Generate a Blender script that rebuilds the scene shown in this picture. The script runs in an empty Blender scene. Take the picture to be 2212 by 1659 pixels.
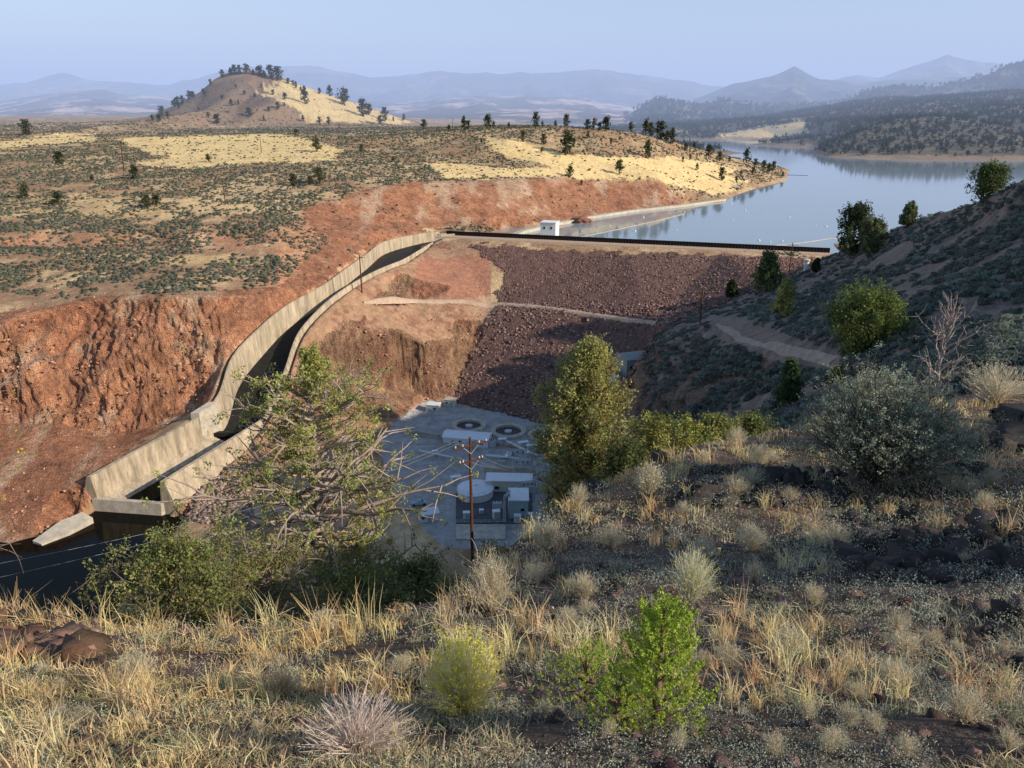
import bpy, math, random
import numpy as np
from mathutils import Vector
from mathutils.geometry import delaunay_2d_cdt
random.seed(5)
RNG=np.random.default_rng(7)
sc=bpy.context.scene
COL=sc.collection
F=1640.0; CX=1106.0; CY=829.5; HC=75.0
PIT=math.atan(594.5/F); cP=math.cos(PIT); sP=math.sin(PIT)
# ------------------------------------------------------------------ camera
cd=bpy.data.cameras.new('camera'); cam=bpy.data.objects.new('camera',cd); COL.objects.link(cam)
cam.location=(0,0,HC); cam.rotation_euler=(math.pi/2-PIT,0,0)
cd.sensor_width=36; cd.lens=36*F/2212; cd.clip_start=0.1; cd.clip_end=90000
sc.camera=cam
def ray(px,py):
    u=(px-CX)/F; v=(py-CY)/F
    return (u, cP-v*sP, -sP-v*cP)
def Pz(px,py,z):
    d=ray(px,py); t=(z-HC)/d[2]; return (t*d[0],t*d[1],z)
def Py(px,py,Y):
    d=ray(px,py); t=Y/d[1]; return (t*d[0],Y,HC+t*d[2])
def proj(x,y,z):
    dep=y*cP+(HC-z)*sP; dep=np.where(dep<0.05,0.05,dep)
    return CX+F*x/dep, CY+F*(-y*sP+(HC-z)*cP)/dep
# ------------------------------------------------------------------ noise
T=RNG.random((256,256))
def vn(x,y):
    xi=np.floor(x).astype(np.int64); yi=np.floor(y).astype(np.int64)
    fx=x-xi; fy=y-yi; fx=fx*fx*(3-2*fx); fy=fy*fy*(3-2*fy)
    a=T[xi&255,yi&255]; b=T[(xi+1)&255,yi&255]; c=T[xi&255,(yi+1)&255]; d=T[(xi+1)&255,(yi+1)&255]
    return (a*(1-fx)+b*fx)*(1-fy)+(c*(1-fx)+d*fx)*fy
def fbm(x,y,o=4,g=.5):
    x=np.asarray(x,float); y=np.asarray(y,float); s=0; a=1; n=0
    for i in range(o):
        s=s+a*(vn(x,y)*2-1); n+=a; x=x*2.03+17.3; y=y*2.03+5.1; a*=g
    return s/n
def ridged(x,y,o=4):
    x=np.asarray(x,float); y=np.asarray(y,float); s=0; a=1; n=0
    for i in range(o):
        s=s+a*(1-2*np.abs(vn(x,y)-.5)*1.6); n+=a; x=x*2.1+7.3; y=y*2.1+3.1; a*=.5
    return s/n
def sst(a,b,x):
    t=np.clip((x-a)/(b-a),0,1); return t*t*(3-2*t)
# ------------------------------------------------------------------ mesh helpers
def mesh_np(name,V,faces,mat=None,cols=None,smooth=False):
    me=bpy.data.meshes.new(name)
    V=np.ascontiguousarray(V,dtype=np.float32)
    if not isinstance(faces,list): faces=[faces]
    faces=[np.asarray(f,dtype=np.int32) for f in faces if len(f)]
    me.vertices.add(len(V)); me.vertices.foreach_set('co',V.ravel())
    loops=np.concatenate([f.ravel() for f in faces]); tot=np.concatenate([np.full(len(f),f.shape[1],np.int32) for f in faces])
    st=np.concatenate([[0],np.cumsum(tot)[:-1]]).astype(np.int32)
    me.loops.add(len(loops)); me.loops.foreach_set('vertex_index',loops)
    me.polygons.add(len(tot)); me.polygons.foreach_set('loop_start',st); me.polygons.foreach_set('loop_total',tot)
    if smooth: me.polygons.foreach_set('use_smooth',np.ones(len(tot),bool))
    me.update(calc_edges=True)
    if cols is not None:
        c=np.ones((len(V),4),np.float32); c[:,:3]=cols
        a=me.color_attributes.new('Col','FLOAT_COLOR','POINT'); a.data.foreach_set('color',c.ravel())
    if mat: me.materials.append(mat)
    return me
def link(name,me,parent=None,loc=(0,0,0)):
    o=bpy.data.objects.new(name,me); COL.objects.link(o); o.location=loc
    if parent: o.parent=parent
    return o
def tag(o,label,cat,group=None,kind=None):
    if label: o['label']=label
    if cat: o['category']=cat
    if group: o['group']=group
    if kind: o['kind']=kind
    return o
def thing(name,label,cat,loc=(0,0,0),rz=0,group=None):
    o=bpy.data.objects.new(name,None); COL.objects.link(o); o.location=loc; o.rotation_euler=(0,0,rz); o.empty_display_size=.5
    return tag(o,label,cat,group)
def copy_tree(o,parent=None):
    c=o.copy(); COL.objects.link(c)
    if parent: c.parent=parent
    for ch in list(o.children): copy_tree(ch,c)
    return c
class MB:
    def __init__(s): s.v=[]; s.f=[]
    def box(s,cx,cy,cz,sx,sy,sz,rz=0,taper=1.0):
        n=len(s.v); c,q=math.cos(rz),math.sin(rz)
        for dz in (-.5,.5):
            k=taper if dz>0 else 1
            for dx,dy in ((-.5,-.5),(.5,-.5),(.5,.5),(-.5,.5)):
                X=dx*sx*k; Y=dy*sy*k
                s.v.append((cx+X*c-Y*q,cy+X*q+Y*c,cz+dz*sz))
        s.f+= [(n,n+3,n+2,n+1),(n+4,n+5,n+6,n+7),(n,n+1,n+5,n+4),(n+1,n+2,n+6,n+5),(n+2,n+3,n+7,n+6),(n+3,n,n+4,n+7)]
        return s
    def tube(s,pts,rad,k=6,cap=True):
        pts=[Vector(p) for p in pts]; n0=len(s.v)
        if not hasattr(rad,'__len__'): rad=[rad]*len(pts)
        for i,p in enumerate(pts):
            d=(pts[min(i+1,len(pts)-1)]-pts[max(i-1,0)])
            if d.length<1e-9: d=Vector((0,0,1))
            d.normalize(); a=d.cross(Vector((0,0,1)) if abs(d.z)<.9 else Vector((1,0,0))).normalized(); b=d.cross(a)
            for j in range(k):
                t=2*math.pi*j/k; q=p+(a*math.cos(t)+b*math.sin(t))*rad[i]; s.v.append(tuple(q))
        for i in range(len(pts)-1):
            for j in range(k):
                a0=n0+i*k+j; a1=n0+i*k+(j+1)%k; s.f.append((a0,a0+k,a1+k,a1))
        if cap:
            s.f.append(tuple(range(n0,n0+k))); s.f.append(tuple(range(n0+(len(pts)-1)*k+k-1,n0+(len(pts)-1)*k-1,-1)))
        return s
    def lathe(s,prof,k=40,c=(0,0)):
        n0=len(s.v)
        for r,z in prof:
            for j in range(k):
                t=2*math.pi*j/k; s.v.append((c[0]+r*math.cos(t),c[1]+r*math.sin(t),z))
        for i in range(len(prof)-1):
            for j in range(k):
                a0=n0+i*k+j; a1=n0+i*k+(j+1)%k; s.f.append((a0,a1,a1+k,a0+k))
        return s
    def poly(s,pts):
        n=len(s.v); s.v+=[tuple(p) for p in pts]; s.f.append(tuple(range(n,n+len(pts)))); return s
    def prism(s,base,top):
        n=len(s.v); k=len(base); s.v+=[tuple(p) for p in base]+[tuple(p) for p in top]
        s.f.append(tuple(range(n+k-1,n-1,-1))); s.f.append(tuple(range(n+k,n+2*k)))
        for j in range(k): s.f.append((n+j,n+(j+1)%k,n+k+(j+1)%k,n+k+j))
        return s
    def build(s,name,mat,parent=None,loc=(0,0,0),smooth=False):
        me=bpy.data.meshes.new(name); me.from_pydata(s.v,[],s.f); me.materials.append(mat)
        if smooth: me.polygons.foreach_set('use_smooth',[True]*len(me.polygons))
        me.update(); return link(name,me,parent,loc)
# ------------------------------------------------------------------ materials
def newmat(name):
    m=bpy.data.materials.new(name); m.use_nodes=True; nt=m.node_tree
    b=nt.nodes['Principled BSDF']; b.inputs['Specular IOR Level'].default_value=.15; return m,nt,b
def mat_attr(name,rough=.9,transl=0,nscale=None,namp=.3,bump=0,bscale=1,bdist=.1,bscale2=None,bdist2=.04):
    m,nt,b=newmat(name); N=nt.nodes; L=nt.links
    a=N.new('ShaderNodeAttribute'); a.attribute_name='Col'; src=a.outputs['Color']
    tc=N.new('ShaderNodeNewGeometry')
    if nscale:
        last=src
        for sc_ in nscale:
            n=N.new('ShaderNodeTexNoise'); n.inputs['Scale'].default_value=sc_; n.inputs['Detail'].default_value=5; n.inputs['Roughness'].default_value=.65
            L.new(tc.outputs['Position'],n.inputs['Vector'])
            mr=N.new('ShaderNodeMapRange'); mr.inputs['From Min'].default_value=.3; mr.inputs['From Max'].default_value=.7
            mr.inputs['To Min'].default_value=1-namp; mr.inputs['To Max'].default_value=1+namp
            L.new(n.outputs['Fac'],mr.inputs['Value'])
            v=N.new('ShaderNodeVectorMath'); v.operation='SCALE'; L.new(last,v.inputs[0]); L.new(mr.outputs[0],v.inputs['Scale']); last=v.outputs[0]
        src=last
    L.new(src,b.inputs['Base Color']); b.inputs['Roughness'].default_value=rough
    if bump:
        n=N.new('ShaderNodeTexNoise'); n.inputs['Scale'].default_value=bscale; n.inputs['Detail'].default_value=8; n.inputs['Roughness'].default_value=.7
        L.new(tc.outputs['Position'],n.inputs['Vector'])
        bp=N.new('ShaderNodeBump'); bp.inputs['Strength'].default_value=bump; bp.inputs['Distance'].default_value=bdist
        L.new(n.outputs['Fac'],bp.inputs['Height']); nrm=bp.outputs[0]
        if bscale2:
            n2=N.new('ShaderNodeTexNoise'); n2.inputs['Scale'].default_value=bscale2; n2.inputs['Detail'].default_value=6
            L.new(tc.outputs['Position'],n2.inputs['Vector'])
            b2=N.new('ShaderNodeBump'); b2.inputs['Strength'].default_value=bump; b2.inputs['Distance'].default_value=bdist2
            L.new(n2.outputs['Fac'],b2.inputs['Height']); L.new(nrm,b2.inputs['Normal']); nrm=b2.outputs[0]
        L.new(nrm,b.inputs['Normal'])
    if transl:
        t=N.new('ShaderNodeBsdfTranslucent'); L.new(src,t.inputs['Color']); mx=N.new('ShaderNodeMixShader'); mx.inputs[0].default_value=transl
        L.new(b.outputs[0],mx.inputs[1]); L.new(t.outputs[0],mx.inputs[2]); L.new(mx.outputs[0],N['Material Output'].inputs['Surface'])
    return m
def mat_c(name,c,rough=.8,ns=None,amp=.25,metal=0,bump=0,streak=False):
    m,nt,b=newmat(name); N=nt.nodes; L=nt.links
    b.inputs['Base Color'].default_value=(*c,1); b.inputs['Roughness'].default_value=rough; b.inputs['Metallic'].default_value=metal
    if ns:
        g=N.new('ShaderNodeNewGeometry'); last=None; v=None
        for q_,(sc_,am) in enumerate(((ns,amp),(ns*5,amp*.6))):
            n=N.new('ShaderNodeTexNoise'); n.inputs['Scale'].default_value=sc_; n.inputs['Detail'].default_value=6; n.inputs['Roughness'].default_value=.65
            if streak:
                mp=N.new('ShaderNodeVectorMath'); mp.operation='MULTIPLY'; mp.inputs[1].default_value=(1,1,.15); L.new(g.outputs['Position'],mp.inputs[0]); L.new(mp.outputs[0],n.inputs['Vector'])
            else: L.new(g.outputs['Position'],n.inputs['Vector'])
            mr=N.new('ShaderNodeMapRange'); mr.inputs['From Min'].default_value=.3; mr.inputs['From Max'].default_value=.7; mr.inputs['To Min'].default_value=1-am; mr.inputs['To Max'].default_value=1+am*.6
            L.new(n.outputs['Fac'],mr.inputs['Value']); v=N.new('ShaderNodeVectorMath'); v.operation='SCALE'
            if last is None: v.inputs[0].default_value=c
            else: L.new(last,v.inputs[0])
            L.new(mr.outputs[0],v.inputs['Scale']); last=v.outputs[0]
        L.new(last,b.inputs['Base Color'])
        if bump:
            bp=N.new('ShaderNodeBump'); bp.inputs['Strength'].default_value=bump; bp.inputs['Distance'].default_value=.2; L.new(n.outputs['Fac'],bp.inputs['Height']); L.new(bp.outputs[0],b.inputs['Normal'])
    return m
def mat_water(name,c,rough,bs,bd,spec=.5):
    m,nt,b=newmat(name); N=nt.nodes; L=nt.links
    b.inputs['Base Color'].default_value=(*c,1); b.inputs['Roughness'].default_value=rough; b.inputs['IOR'].default_value=1.33; b.inputs['Specular IOR Level'].default_value=spec
    g=N.new('ShaderNodeNewGeometry'); n=N.new('ShaderNodeTexNoise'); n.inputs['Scale'].default_value=bs; n.inputs['Detail'].default_value=3
    L.new(g.outputs['Position'],n.inputs['Vector']); bp=N.new('ShaderNodeBump'); bp.inputs['Strength'].default_value=1; bp.inputs['Distance'].default_value=bd
    L.new(n.outputs['Fac'],bp.inputs['Height']); L.new(bp.outputs[0],b.inputs['Normal']); return m
M_terr=mat_attr('ground_material',.95,0,(.35,2.5,14),.24,.8,.5,1.2,7.0)
M_cliff=mat_attr('cliff_material',.95,0,(.12,.5,2.2),.32,1.0,.35,3.2,1.6,1.3)
M_rockA=mat_attr('rock_material',.9,0,(1.5,),.3,.6,4,.1)
M_far=mat_attr('far_hill_material',1,0,(.006,.02),.3)
M_leaf=mat_attr('foliage_material',.7,.35)
M_wood=mat_attr('bark_material',.9,0,(12,),.3)
M_grass=mat_attr('grass_material',.75,.35)
M_conc=mat_c('concrete',(.50,.41,.30),.9,.35,.5,0,.3,True)
M_concd=mat_c('wet_shaded_concrete',(.025,.025,.023),.6,.3,.4)  # wet concrete, blackened further so the colour carries the channel's shadow
M_conc2=mat_c('pale_concrete',(.54,.48,.39),.9,.5,.3,0,.2)
M_road=mat_c('dirt_road',(.52,.38,.28),.95,.5,.2,0,.3)
M_white=mat_c('white_paint',(.80,.80,.78),.6,1.5,.08)
M_cream=mat_c('cream_paint',(.70,.66,.56),.7,1.5,.1)
M_roofw=mat_c('white_metal_roof',(.80,.82,.84),.5,.8,.1)
M_dark=mat_c('dark_steel',(.03,.022,.02),.7,2,.3)
M_steel=mat_c('galvanised_steel',(.55,.57,.58),.5,3,.2,.1)
M_bluegrey=mat_c('blue_grey_paint',(.36,.50,.52),.6,2,.15)
M_greengrey=mat_c('green_grey_metal',(.34,.36,.33),.6,1,.2)
M_glass=mat_c('dark_glass',(.02,.03,.04),.15)
M_asph=mat_c('asphalt',(.12,.12,.125),.9,.6,.3)
M_pad=mat_c('yard_paving',(.40,.39,.38),.9,.2,.35)
M_pit=mat_c('pit_floor_material',(.09,.085,.08),.7,.6,.4)
M_polew=mat_c('creosoted_wood',(.12,.05,.03),.85,6,.35)
M_wire=mat_c('wire_metal',(.3,.3,.3),.5,3,.1)
M_lake=mat_water('lake_water',(.25,.31,.35),.06,.12,.02)
M_river=mat_water('river_water',(.003,.004,.003),.06,.3,.008,.12)
# ------------------------------------------------------------------ terrain control points
PTS=[];EDG=[]
def ap(p,r1=1.0,r2=0.0):
    PTS.append((p[0],p[1],p[2],r1,r2)); return len(PTS)-1
def ln(ps,r1=1.0,r2=0.0,close=False):
    ids=[ap(p,r1,r2) for p in ps]
    for a,b in zip(ids[:-1],ids[1:]): EDG.append((a,b))
    if close: EDG.append((ids[-1],ids[0]))
    return ids
# near hill
for px in (-900,-500,0,400,800,1100,1500,1900,2300,2900):
    ap(Py(px,1659,1.7),0,.1); ap(Py(px,1540,2.7),0,.1); ap(Py(px,1430,4.1),0,.12)
for p in ((1100,1320,6.2),(1500,1300,6.2),(1900,1280,6.1),(2300,1270,6),(2900,1250,6),(1250,1180,9.6),(1500,1180,9),(1900,1170,8.6),(2300,1150,8.3),(2900,1100,8.5),(1500,1060,12.5),(1900,1050,12.2),(2300,1020,11.8),(2900,950,12)):
    ap(Py(*p),0,.2)
EDGE=[(-900,1320,6.6),(-200,1330,6.5),(0,1335,6.3),(300,1350,6.2),(550,1345,6.5),(800,1325,7),(950,1285,8),(1080,1200,10.5),(1180,1115,12.5),(1300,1035,15),(1500,955,18),(1700,915,20),(1950,878,22),(2212,848,24),(2900,790,26)]
ln([Py(*p) for p in EDGE],0,.2)
for w in ((-20,-6,71.5),(20,-6,77),(0,-6,76.0),(-20,3,69),(25,5,74),(0,-30,88),(-60,-30,80),(60,-30,90),(-120,-30,60),(120,-30,95)): ap(w,0,.1)
ex=[e[0] for e in EDGE]; ey=[e[1] for e in EDGE]; eY=[e[2] for e in EDGE]
for px in (-900,-500,0,350,720,950,1150,1300):
    yy=np.interp(px,ex,ey); te=math.tan(math.atan((yy-CY)/F)+PIT)
    for Y in (10,14,22,38,60,100,138):
        if Y<np.interp(px,ex,eY)+2: continue
        z=max(75-te*Y-.055*Y-.1,-53 if px<300 else -48); p=Py(px,yy,Y); ap((p[0],Y,z),.5,.15)
for px,Ys in ((1500,(26,38,60,95)),(1700,(30,60)),(1950,(34,55)),(2212,(34,50)),(2900,(34,50))):
    yy=np.interp(px,ex,ey); te=math.tan(math.atan((yy-CY)/F)+PIT)
    for Y in Ys: p=Py(px,yy,Y); ap((p[0],Y,75-te*Y-.045*Y-.3),.4,.15)
# right hillside and spur
for p in ((2150,780,70),(2600,760,70),(2150,700,95),(2600,650,95),(1900,750,115),(1700,860,120),(1600,760,190),(1800,780,140),(1950,650,140),(2212,550,130),(2600,450,120),(1500,860,180),(2000,600,170),(1700,690,205),(1550,690,235),(1640,700,215),(1850,580,260),(1780,620,240),(1720,640,262),(2100,520,185),(1430,740,238),(1400,860,215)):
    ap(Py(*p),.8,.15)
ln([Py(1345,870,232),Py(1372,800,246),Py(1405,745,262),Py(1440,705,290),Py(1530,680,300),Py(1640,622,320),Py(1720,585,345)],.8,.1)
ln([Py(1795,556,372),Py(1900,510,300),Py(2000,470,262),Py(2100,440,222),Py(2212,390,190),Py(2600,250,150),Py(3300,100,120)],.8,.1)
for w in ((185,392,5),(230,330,-6),(280,270,-6),(420,220,-6),(500,400,-8),(600,600,-8),(420,150,30)): ap(w,0)
# dam
cL=Pz(955,513,6); cR=Pz(1795,553,6)
n_up=Vector((-(cR[1]-cL[1]),cR[0]-cL[0])).normalized()
def off(p,d,z): return (p[0]+n_up.x*d,p[1]+n_up.y*d,z)
def crest(t,d,z): return off((cL[0]+(cR[0]-cL[0])*t,cL[1]+(cR[1]-cL[1])*t,0),d,z)
ln([crest(t,0,6) for t in (0,.25,.5,.75,1)],0)
ln([crest(t,9,6) for t in (0,.25,.5,.75,1)],0)
ln([crest(t,27,-6) for t in (.08,.25,.5,.75,1)],0)
ln([Pz(790,655,-8),Pz(900,650,-13),Pz(1060,657,-16.5),Pz(1250,678,-15),Pz(1418,700,-13)],.2)
ln([Pz(1190,912,-46.5),Pz(1080,892,-46.5),Pz(985,872,-46)],.2)
ln([Pz(1040,690,-21),Pz(1015,770,-33.5),Pz(985,855,-45)],.4)
ap(Pz(1300,905,-46),.2)
for p in ((1000,562,-1.5),(900,600,-4),(960,600,-7),(1000,620,-10),(850,640,-8),(900,680,-16),(980,690,-19)): ap(Pz(*p),.8)
ln([Pz(850,715,-17),Pz(920,745,-23),Pz(985,735,-26)],1.3)
for p in ((870,800,-34.5),(930,810,-36.5),(900,850,-43.5),(760,800,-28),(740,730,-16),(720,900,-38),(800,900,-43),(660,950,-40),(600,1000,-44)): ap(Pz(*p),1.4)
# pad
ln([Pz(830,955,-46),Pz(870,915,-46),Pz(925,868,-46),Pz(975,862,-46),Pz(1010,885,-46),Pz(1100,905,-46),Pz(1190,925,-46),Pz(1280,925,-46),Pz(1260,1100,-46),Pz(1150,1170,-46),Pz(970,1175,-46),Pz(850,1060,-46)],0,0,True)
for p in ((1060,1000,-46),(950,950,-46),(1100,1080,-46)): ap(Pz(*p),0)
for p in ((950,1215,-47),(1150,1215,-47)): ap(Pz(*p),.2)
# river
ln([(-600,150,-53),(-250,150,-53),(-130,152,-53),(-112,160,-52)],.3)
for w in ((-500,172,-54),(-300,175,-54),(-150,185,-54),(-125,195,-54),(-112,182,-52.5)): ap(w,0)
for w in ((-97,178,-47.5),(-92,160,-46),(-60,170,-45),(-60,195,-46),(-20,165,-45),(-20,190,-46),(20,175,-45)): ap(w,.8)
ln([Pz(-900,1180,-51),Pz(-400,1190,-51),Pz(0,1195,-51),Pz(60,1178,-51),Pz(160,1140,-51.5),Pz(205,1120,-52),Pz(350,1124,-52),Pz(395,1126,-50.3)],.3)
for p in ((415,1118,-48.5),(470,1080,-46.5),(560,1120,-46),(660,1060,-44.5),(760,1080,-45),(540,1010,-45)): ap(Pz(*p),.6)
# spillway
SLp=[(950,500,4),(900,506,4),(830,522,4),(790,550,3),(745,582,1.5),(700,615,0),(620,660,-4),(560,710,-9),(505,770,-16),(478,845,-23),(445,893,-28.5),(195,1030,-38)]
SRp=[(935,522,3.5),(905,540,3),(870,560,2),(825,578,1),(780,600,0),(735,628,-2),(690,665,-6),(643,720,-12),(617,790,-20),(592,858,-27),(560,908,-31),(345,1040,-38)]
DEP=[5,5.5,6,6.5,7,7.5,8.5,9.5,10.5,11,11,12]
def dens(pl):
    P=[Vector(Pz(*p)) for p in pl]; out=[]
    for i in range(len(P)-1):
        k=6 if i<len(P)-2 else 10
        for j in range(k):
            t=j/k
            if i<len(P)-2:
                p0=P[max(i-1,0)];p1=P[i];p2=P[i+1];p3=P[i+2] if i+2<len(P)-1 else P[i+1]+(P[i+1]-P[i])
                q=.5*((2*p1)+(p2-p0)*t+(2*p0-5*p1+4*p2-p3)*t*t+(3*p1-p0-3*p2+p3)*t*t*t)
            else: q=P[i].lerp(P[i+1],t)
            out.append(q)
    out.append(P[-1]); return out
SL=dens(SLp); SR=dens(SRp); NS=len(SL)
dd=[]
for i in range(len(DEP)-1):
    k=6 if i<len(DEP)-2 else 10
    dd+= [DEP[i]+(DEP[i+1]-DEP[i])*j/k for j in range(k)]
dd.append(DEP[-1])
FZ=[ (SL[i].z+SR[i].z)/2-dd[i] for i in range(NS)]
ol=[];orr=[];il=[];ir=[]
for i in range(0,NS,2):
    w=(SL[i]-SR[i]); w.z=0; w.normalize(); low=max(0,(i-(NS-11))/10)
    a=SL[i]+w*2.4; ol.append((a.x,a.y,SL[i].z-.4-3.5*low)); b=SR[i]-w*(2.0+2.6*min(1,low*2)); orr.append((b.x,b.y,SR[i].z-.5-7.5*min(1,low*1.6)))
    a=SL[i]-w*.2; b=SR[i]+w*.2
    il.append((a.x,a.y,FZ[i]-2.5)); ir.append((b.x,b.y,FZ[i]-2.5))
ln(ol,.2);ln(orr,.2);ln(il,0);ln(ir,0)
# left cliff and terraces
ln([Pz(-900,720,0),Pz(-300,710,0),Pz(0,695,0),Pz(100,668,1),Pz(200,645,3),Pz(350,638,5),Pz(460,640,4),Pz(540,640,2),Pz(600,622,3)],.9)
ln([Pz(-900,900,-31),Pz(-300,900,-31),Pz(0,905,-33),Pz(120,915,-34),Pz(260,935,-37),Pz(340,920,-36),Pz(400,885,-32)],1.4)
for p in ((-900,1080,-44),(0,1060,-44),(120,1060,-43),(150,1000,-39)): ap(Pz(*p),.6)
for p in ((0,620,3),(200,600,5),(420,600,7),(600,570,7),(680,570,5),(740,545,6),(800,520,8),(0,560,9),(300,555,10),(-900,620,3),
          (-900,500,14),(-900,420,24),(-900,350,34),(-900,300,42),(300,480,18),(600,480,17),(0,420,24),(300,420,25),(600,430,23),(650,390,29),(850,375,31),(1000,372,29),(1180,360,29),
          (300,360,33),(0,350,34),(0,300,42),(300,300,43),(600,310,42),(900,330,38),(1100,300,49),(1300,340,34),(1420,365,25),(1500,400,9),(750,340,37)): ap(Pz(*p),1.2)
ln([Pz(-900,527,11),Pz(0,533,11),Pz(110,524,11.5),Pz(200,536,11),Pz(320,522,11.5),Pz(400,535,11),Pz(500,520,12),Pz(600,526,12)],.7)
ln([Pz(-900,500,15.5),Pz(0,508,15.5),Pz(100,493,16.5),Pz(200,505,15.5),Pz(310,494,16.5),Pz(400,504,15.5),Pz(500,490,17),Pz(600,500,16)],.7)
ln([Pz(650,455,19),Pz(750,425,23),Pz(850,405,26),Pz(960,398,26),Pz(1060,408,22),Pz(1160,390,23),Pz(1300,385,20),Pz(1420,402,14),Pz(1480,428,4)],1.0)
ln([Pz(700,520,10),Pz(780,505,9),Pz(860,492,6.5),Pz(950,482,6),Pz(1040,482,5),Pz(1100,480,4),Pz(1200,466,3),Pz(1300,452,2.5),Pz(1400,440,2.5),Pz(1480,438,1.5)],1.0)
for p in ((1000,500,4),(1050,503,2.5)): ap(Pz(*p),.1)
ln([Pz(1080,500,1),Pz(1200,484,.6),Pz(1280,467,.6),Pz(1400,451,.6),Pz(1480,442,.6),Pz(1565,430,.6),Pz(1640,403,.5),Pz(1705,389,.4)],.15)
for p in ((1110,515,-6),(1220,500,-6),(1300,482,-6),(1490,457,-6),(1590,443,-6),(1670,415,-6),(1740,395,-6),(1740,372,-6),(1800,400,-8),(1900,450,-8),(1700,500,-8),(1500,500,-8),(2212,400,-8),(2900,400,-8),(2900,370,-8)): ap(Pz(*p),0)
ln([Pz(1000,273,52),Pz(1100,270,56),Pz(1200,272,58),Pz(1300,276,56),Pz(1370,282,53),Pz(1450,302,43),Pz(1550,332,26),Pz(1640,366,8.5),Pz(1700,386,.5)],.8)
for p in ((1000,290,1500),(1200,290,1600),(1350,295,1500)): ap(Py(*p),0)
for p in ((1450,322,-6),(1600,345,-6),(1680,365,-6),(1690,340,-6)): ap(Pz(*p),0)
for p in ((-900,262,50),(0,262,50),(300,266,48),(600,271,47),(800,275,48),(900,277,50)): ap(Pz(*p),.8)
ln([Py(*p) for p in ((260,262,1700),(335,245,1700),(380,224,1700),(430,198,1700),(465,168,1700),(492,155,1700),(545,149,1700),(600,161,1700),(650,184,1700),(740,213,1700),(830,243,1700),(910,271,1700))],.8)
for p in ((460,236,1480),(600,236,1450),(720,260,1450),(520,200,1590),(620,205,1590),(440,222,1600),(400,252,1550)): ap(Py(*p),1.5)
for w in ((-700,2050,45),(-500,2100,45),(-300,2100,45),(-2600,3300,55),(-1300,3300,55),(-400,3300,40),(300,3300,0),(-4000,3300,60)): ap(w,.5)
# far shore
sh=[Pz(1752,336,.4),Pz(1790,341,.4),Pz(1850,346,.4),Pz(2000,349,.4),Pz(2212,346,.4),Pz(2900,346,.4),Pz(3600,346,.4)]
ln(sh,.2); ln([Pz(1735,338,-6),Pz(1790,350,-6),Pz(1850,355,-6),Pz(2000,358,-6),Pz(2212,356,-6),Pz(2900,356,-6),Pz(3600,356,-6)],0)
for p in ((1850,284,1480),(1800,310,1420),(1940,256,1650),(2060,262,1600),(2100,250,1800),(2212,240,1800),(2900,220,1900),(1900,298,1420),(2050,306,1380),(2212,288,1500)): ap(Py(*p),1.5)
for p in ((1745,326,-6),(1650,325,-6),(1560,318,-6),(1600,307.5,-6),(1700,310,-6)): ap(Pz(*p),0)
for p in ((1800,290,1750),(1850,262,1900)): ap(Py(*p),1)
ln([Pz(1400,300,1),Pz(1500,305,.5),Pz(1560,303,.5),Pz(1640,302,.5),Pz(1720,305,.5)],.2)
for p in ((1480,282,2250),(1560,280,2300),(1640,275,2300),(1700,264,2400),(1740,254,2500),(1850,234,2600),(2000,214,2600),(2212,198,2800),(2900,180,2900),(1560,262,3300),(1850,215,3300),(2212,185,3300),(2900,160,3300),(3600,160,3300),(1350,280,2400)): ap(Py(*p),1.5)
vs=[Vector((p[0],p[1])) for p in PTS]
rv,re_,rf,ov,oe,of_=delaunay_2d_cdt(vs,EDG,[],0,1e-3)
A=np.array(PTS); RVv=np.array([(v.x,v.y) for v in rv]); RA=np.zeros((len(rv),3))
for i,o in enumerate(ov):
    if o: RA[i]=A[o[0],2:5]
    else:
        d2=((A[:,:2]-RVv[i])**2).sum(1); k=np.argsort(d2)[:3]; w=1/(d2[k]+1e-6); RA[i]=(A[k,2:5]*w[:,None]).sum(0)/w.sum()
# polar grid
OY=-4.0
Rr=[1.0]
while Rr[-1]<3300:
    r=Rr[-1]; s=.013 if r<60 else (.011 if r<150 else (.0036 if r<560 else .0085)); Rr.append(r*(1+s))
Rr=np.array(Rr)
TH=np.radians(np.concatenate([np.linspace(-78,-44,50,endpoint=False),np.linspace(-44,44,850,endpoint=False),np.linspace(44,78,50)]))
GR,GT=np.meshgrid(Rr,TH,indexing='ij'); GX=GR*np.sin(GT); GYv=OY+GR*np.cos(GT)
fx=GX.ravel(); fy=GYv.ravel(); ZA=np.full((len(fx),3),np.nan)
order=np.argsort(fy,kind='stable'); syv=fy[order]
for f in rf:
    if len(f)!=3: continue
    a,b,c=RVv[f[0]],RVv[f[1]],RVv[f[2]]
    lo=np.searchsorted(syv,min(a[1],b[1],c[1])-1e-6); hi=np.searchsorted(syv,max(a[1],b[1],c[1])+1e-6)
    idx=order[lo:hi]
    if len(idx)==0: continue
    x=fx[idx]; m=(x>=min(a[0],b[0],c[0]))&(x<=max(a[0],b[0],c[0])); idx=idx[m]
    if len(idx)==0: continue
    x=fx[idx]; y=fy[idx]; D=(b[1]-c[1])*(a[0]-c[0])+(c[0]-b[0])*(a[1]-c[1])
    if abs(D)<1e-9: continue
    l1=((b[1]-c[1])*(x-c[0])+(c[0]-b[0])*(y-c[1]))/D; l2=((c[1]-a[1])*(x-c[0])+(a[0]-c[0])*(y-c[1]))/D; l3=1-l1-l2
    m=(l1>=-1e-6)&(l2>=-1e-6)&(l3>=-1e-6)
    ZA[idx[m]]=l1[m,None]*RA[f[0]]+l2[m,None]*RA[f[1]]+l3[m,None]*RA[f[2]]
bad=np.where(np.isnan(ZA[:,0]))[0]
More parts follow.
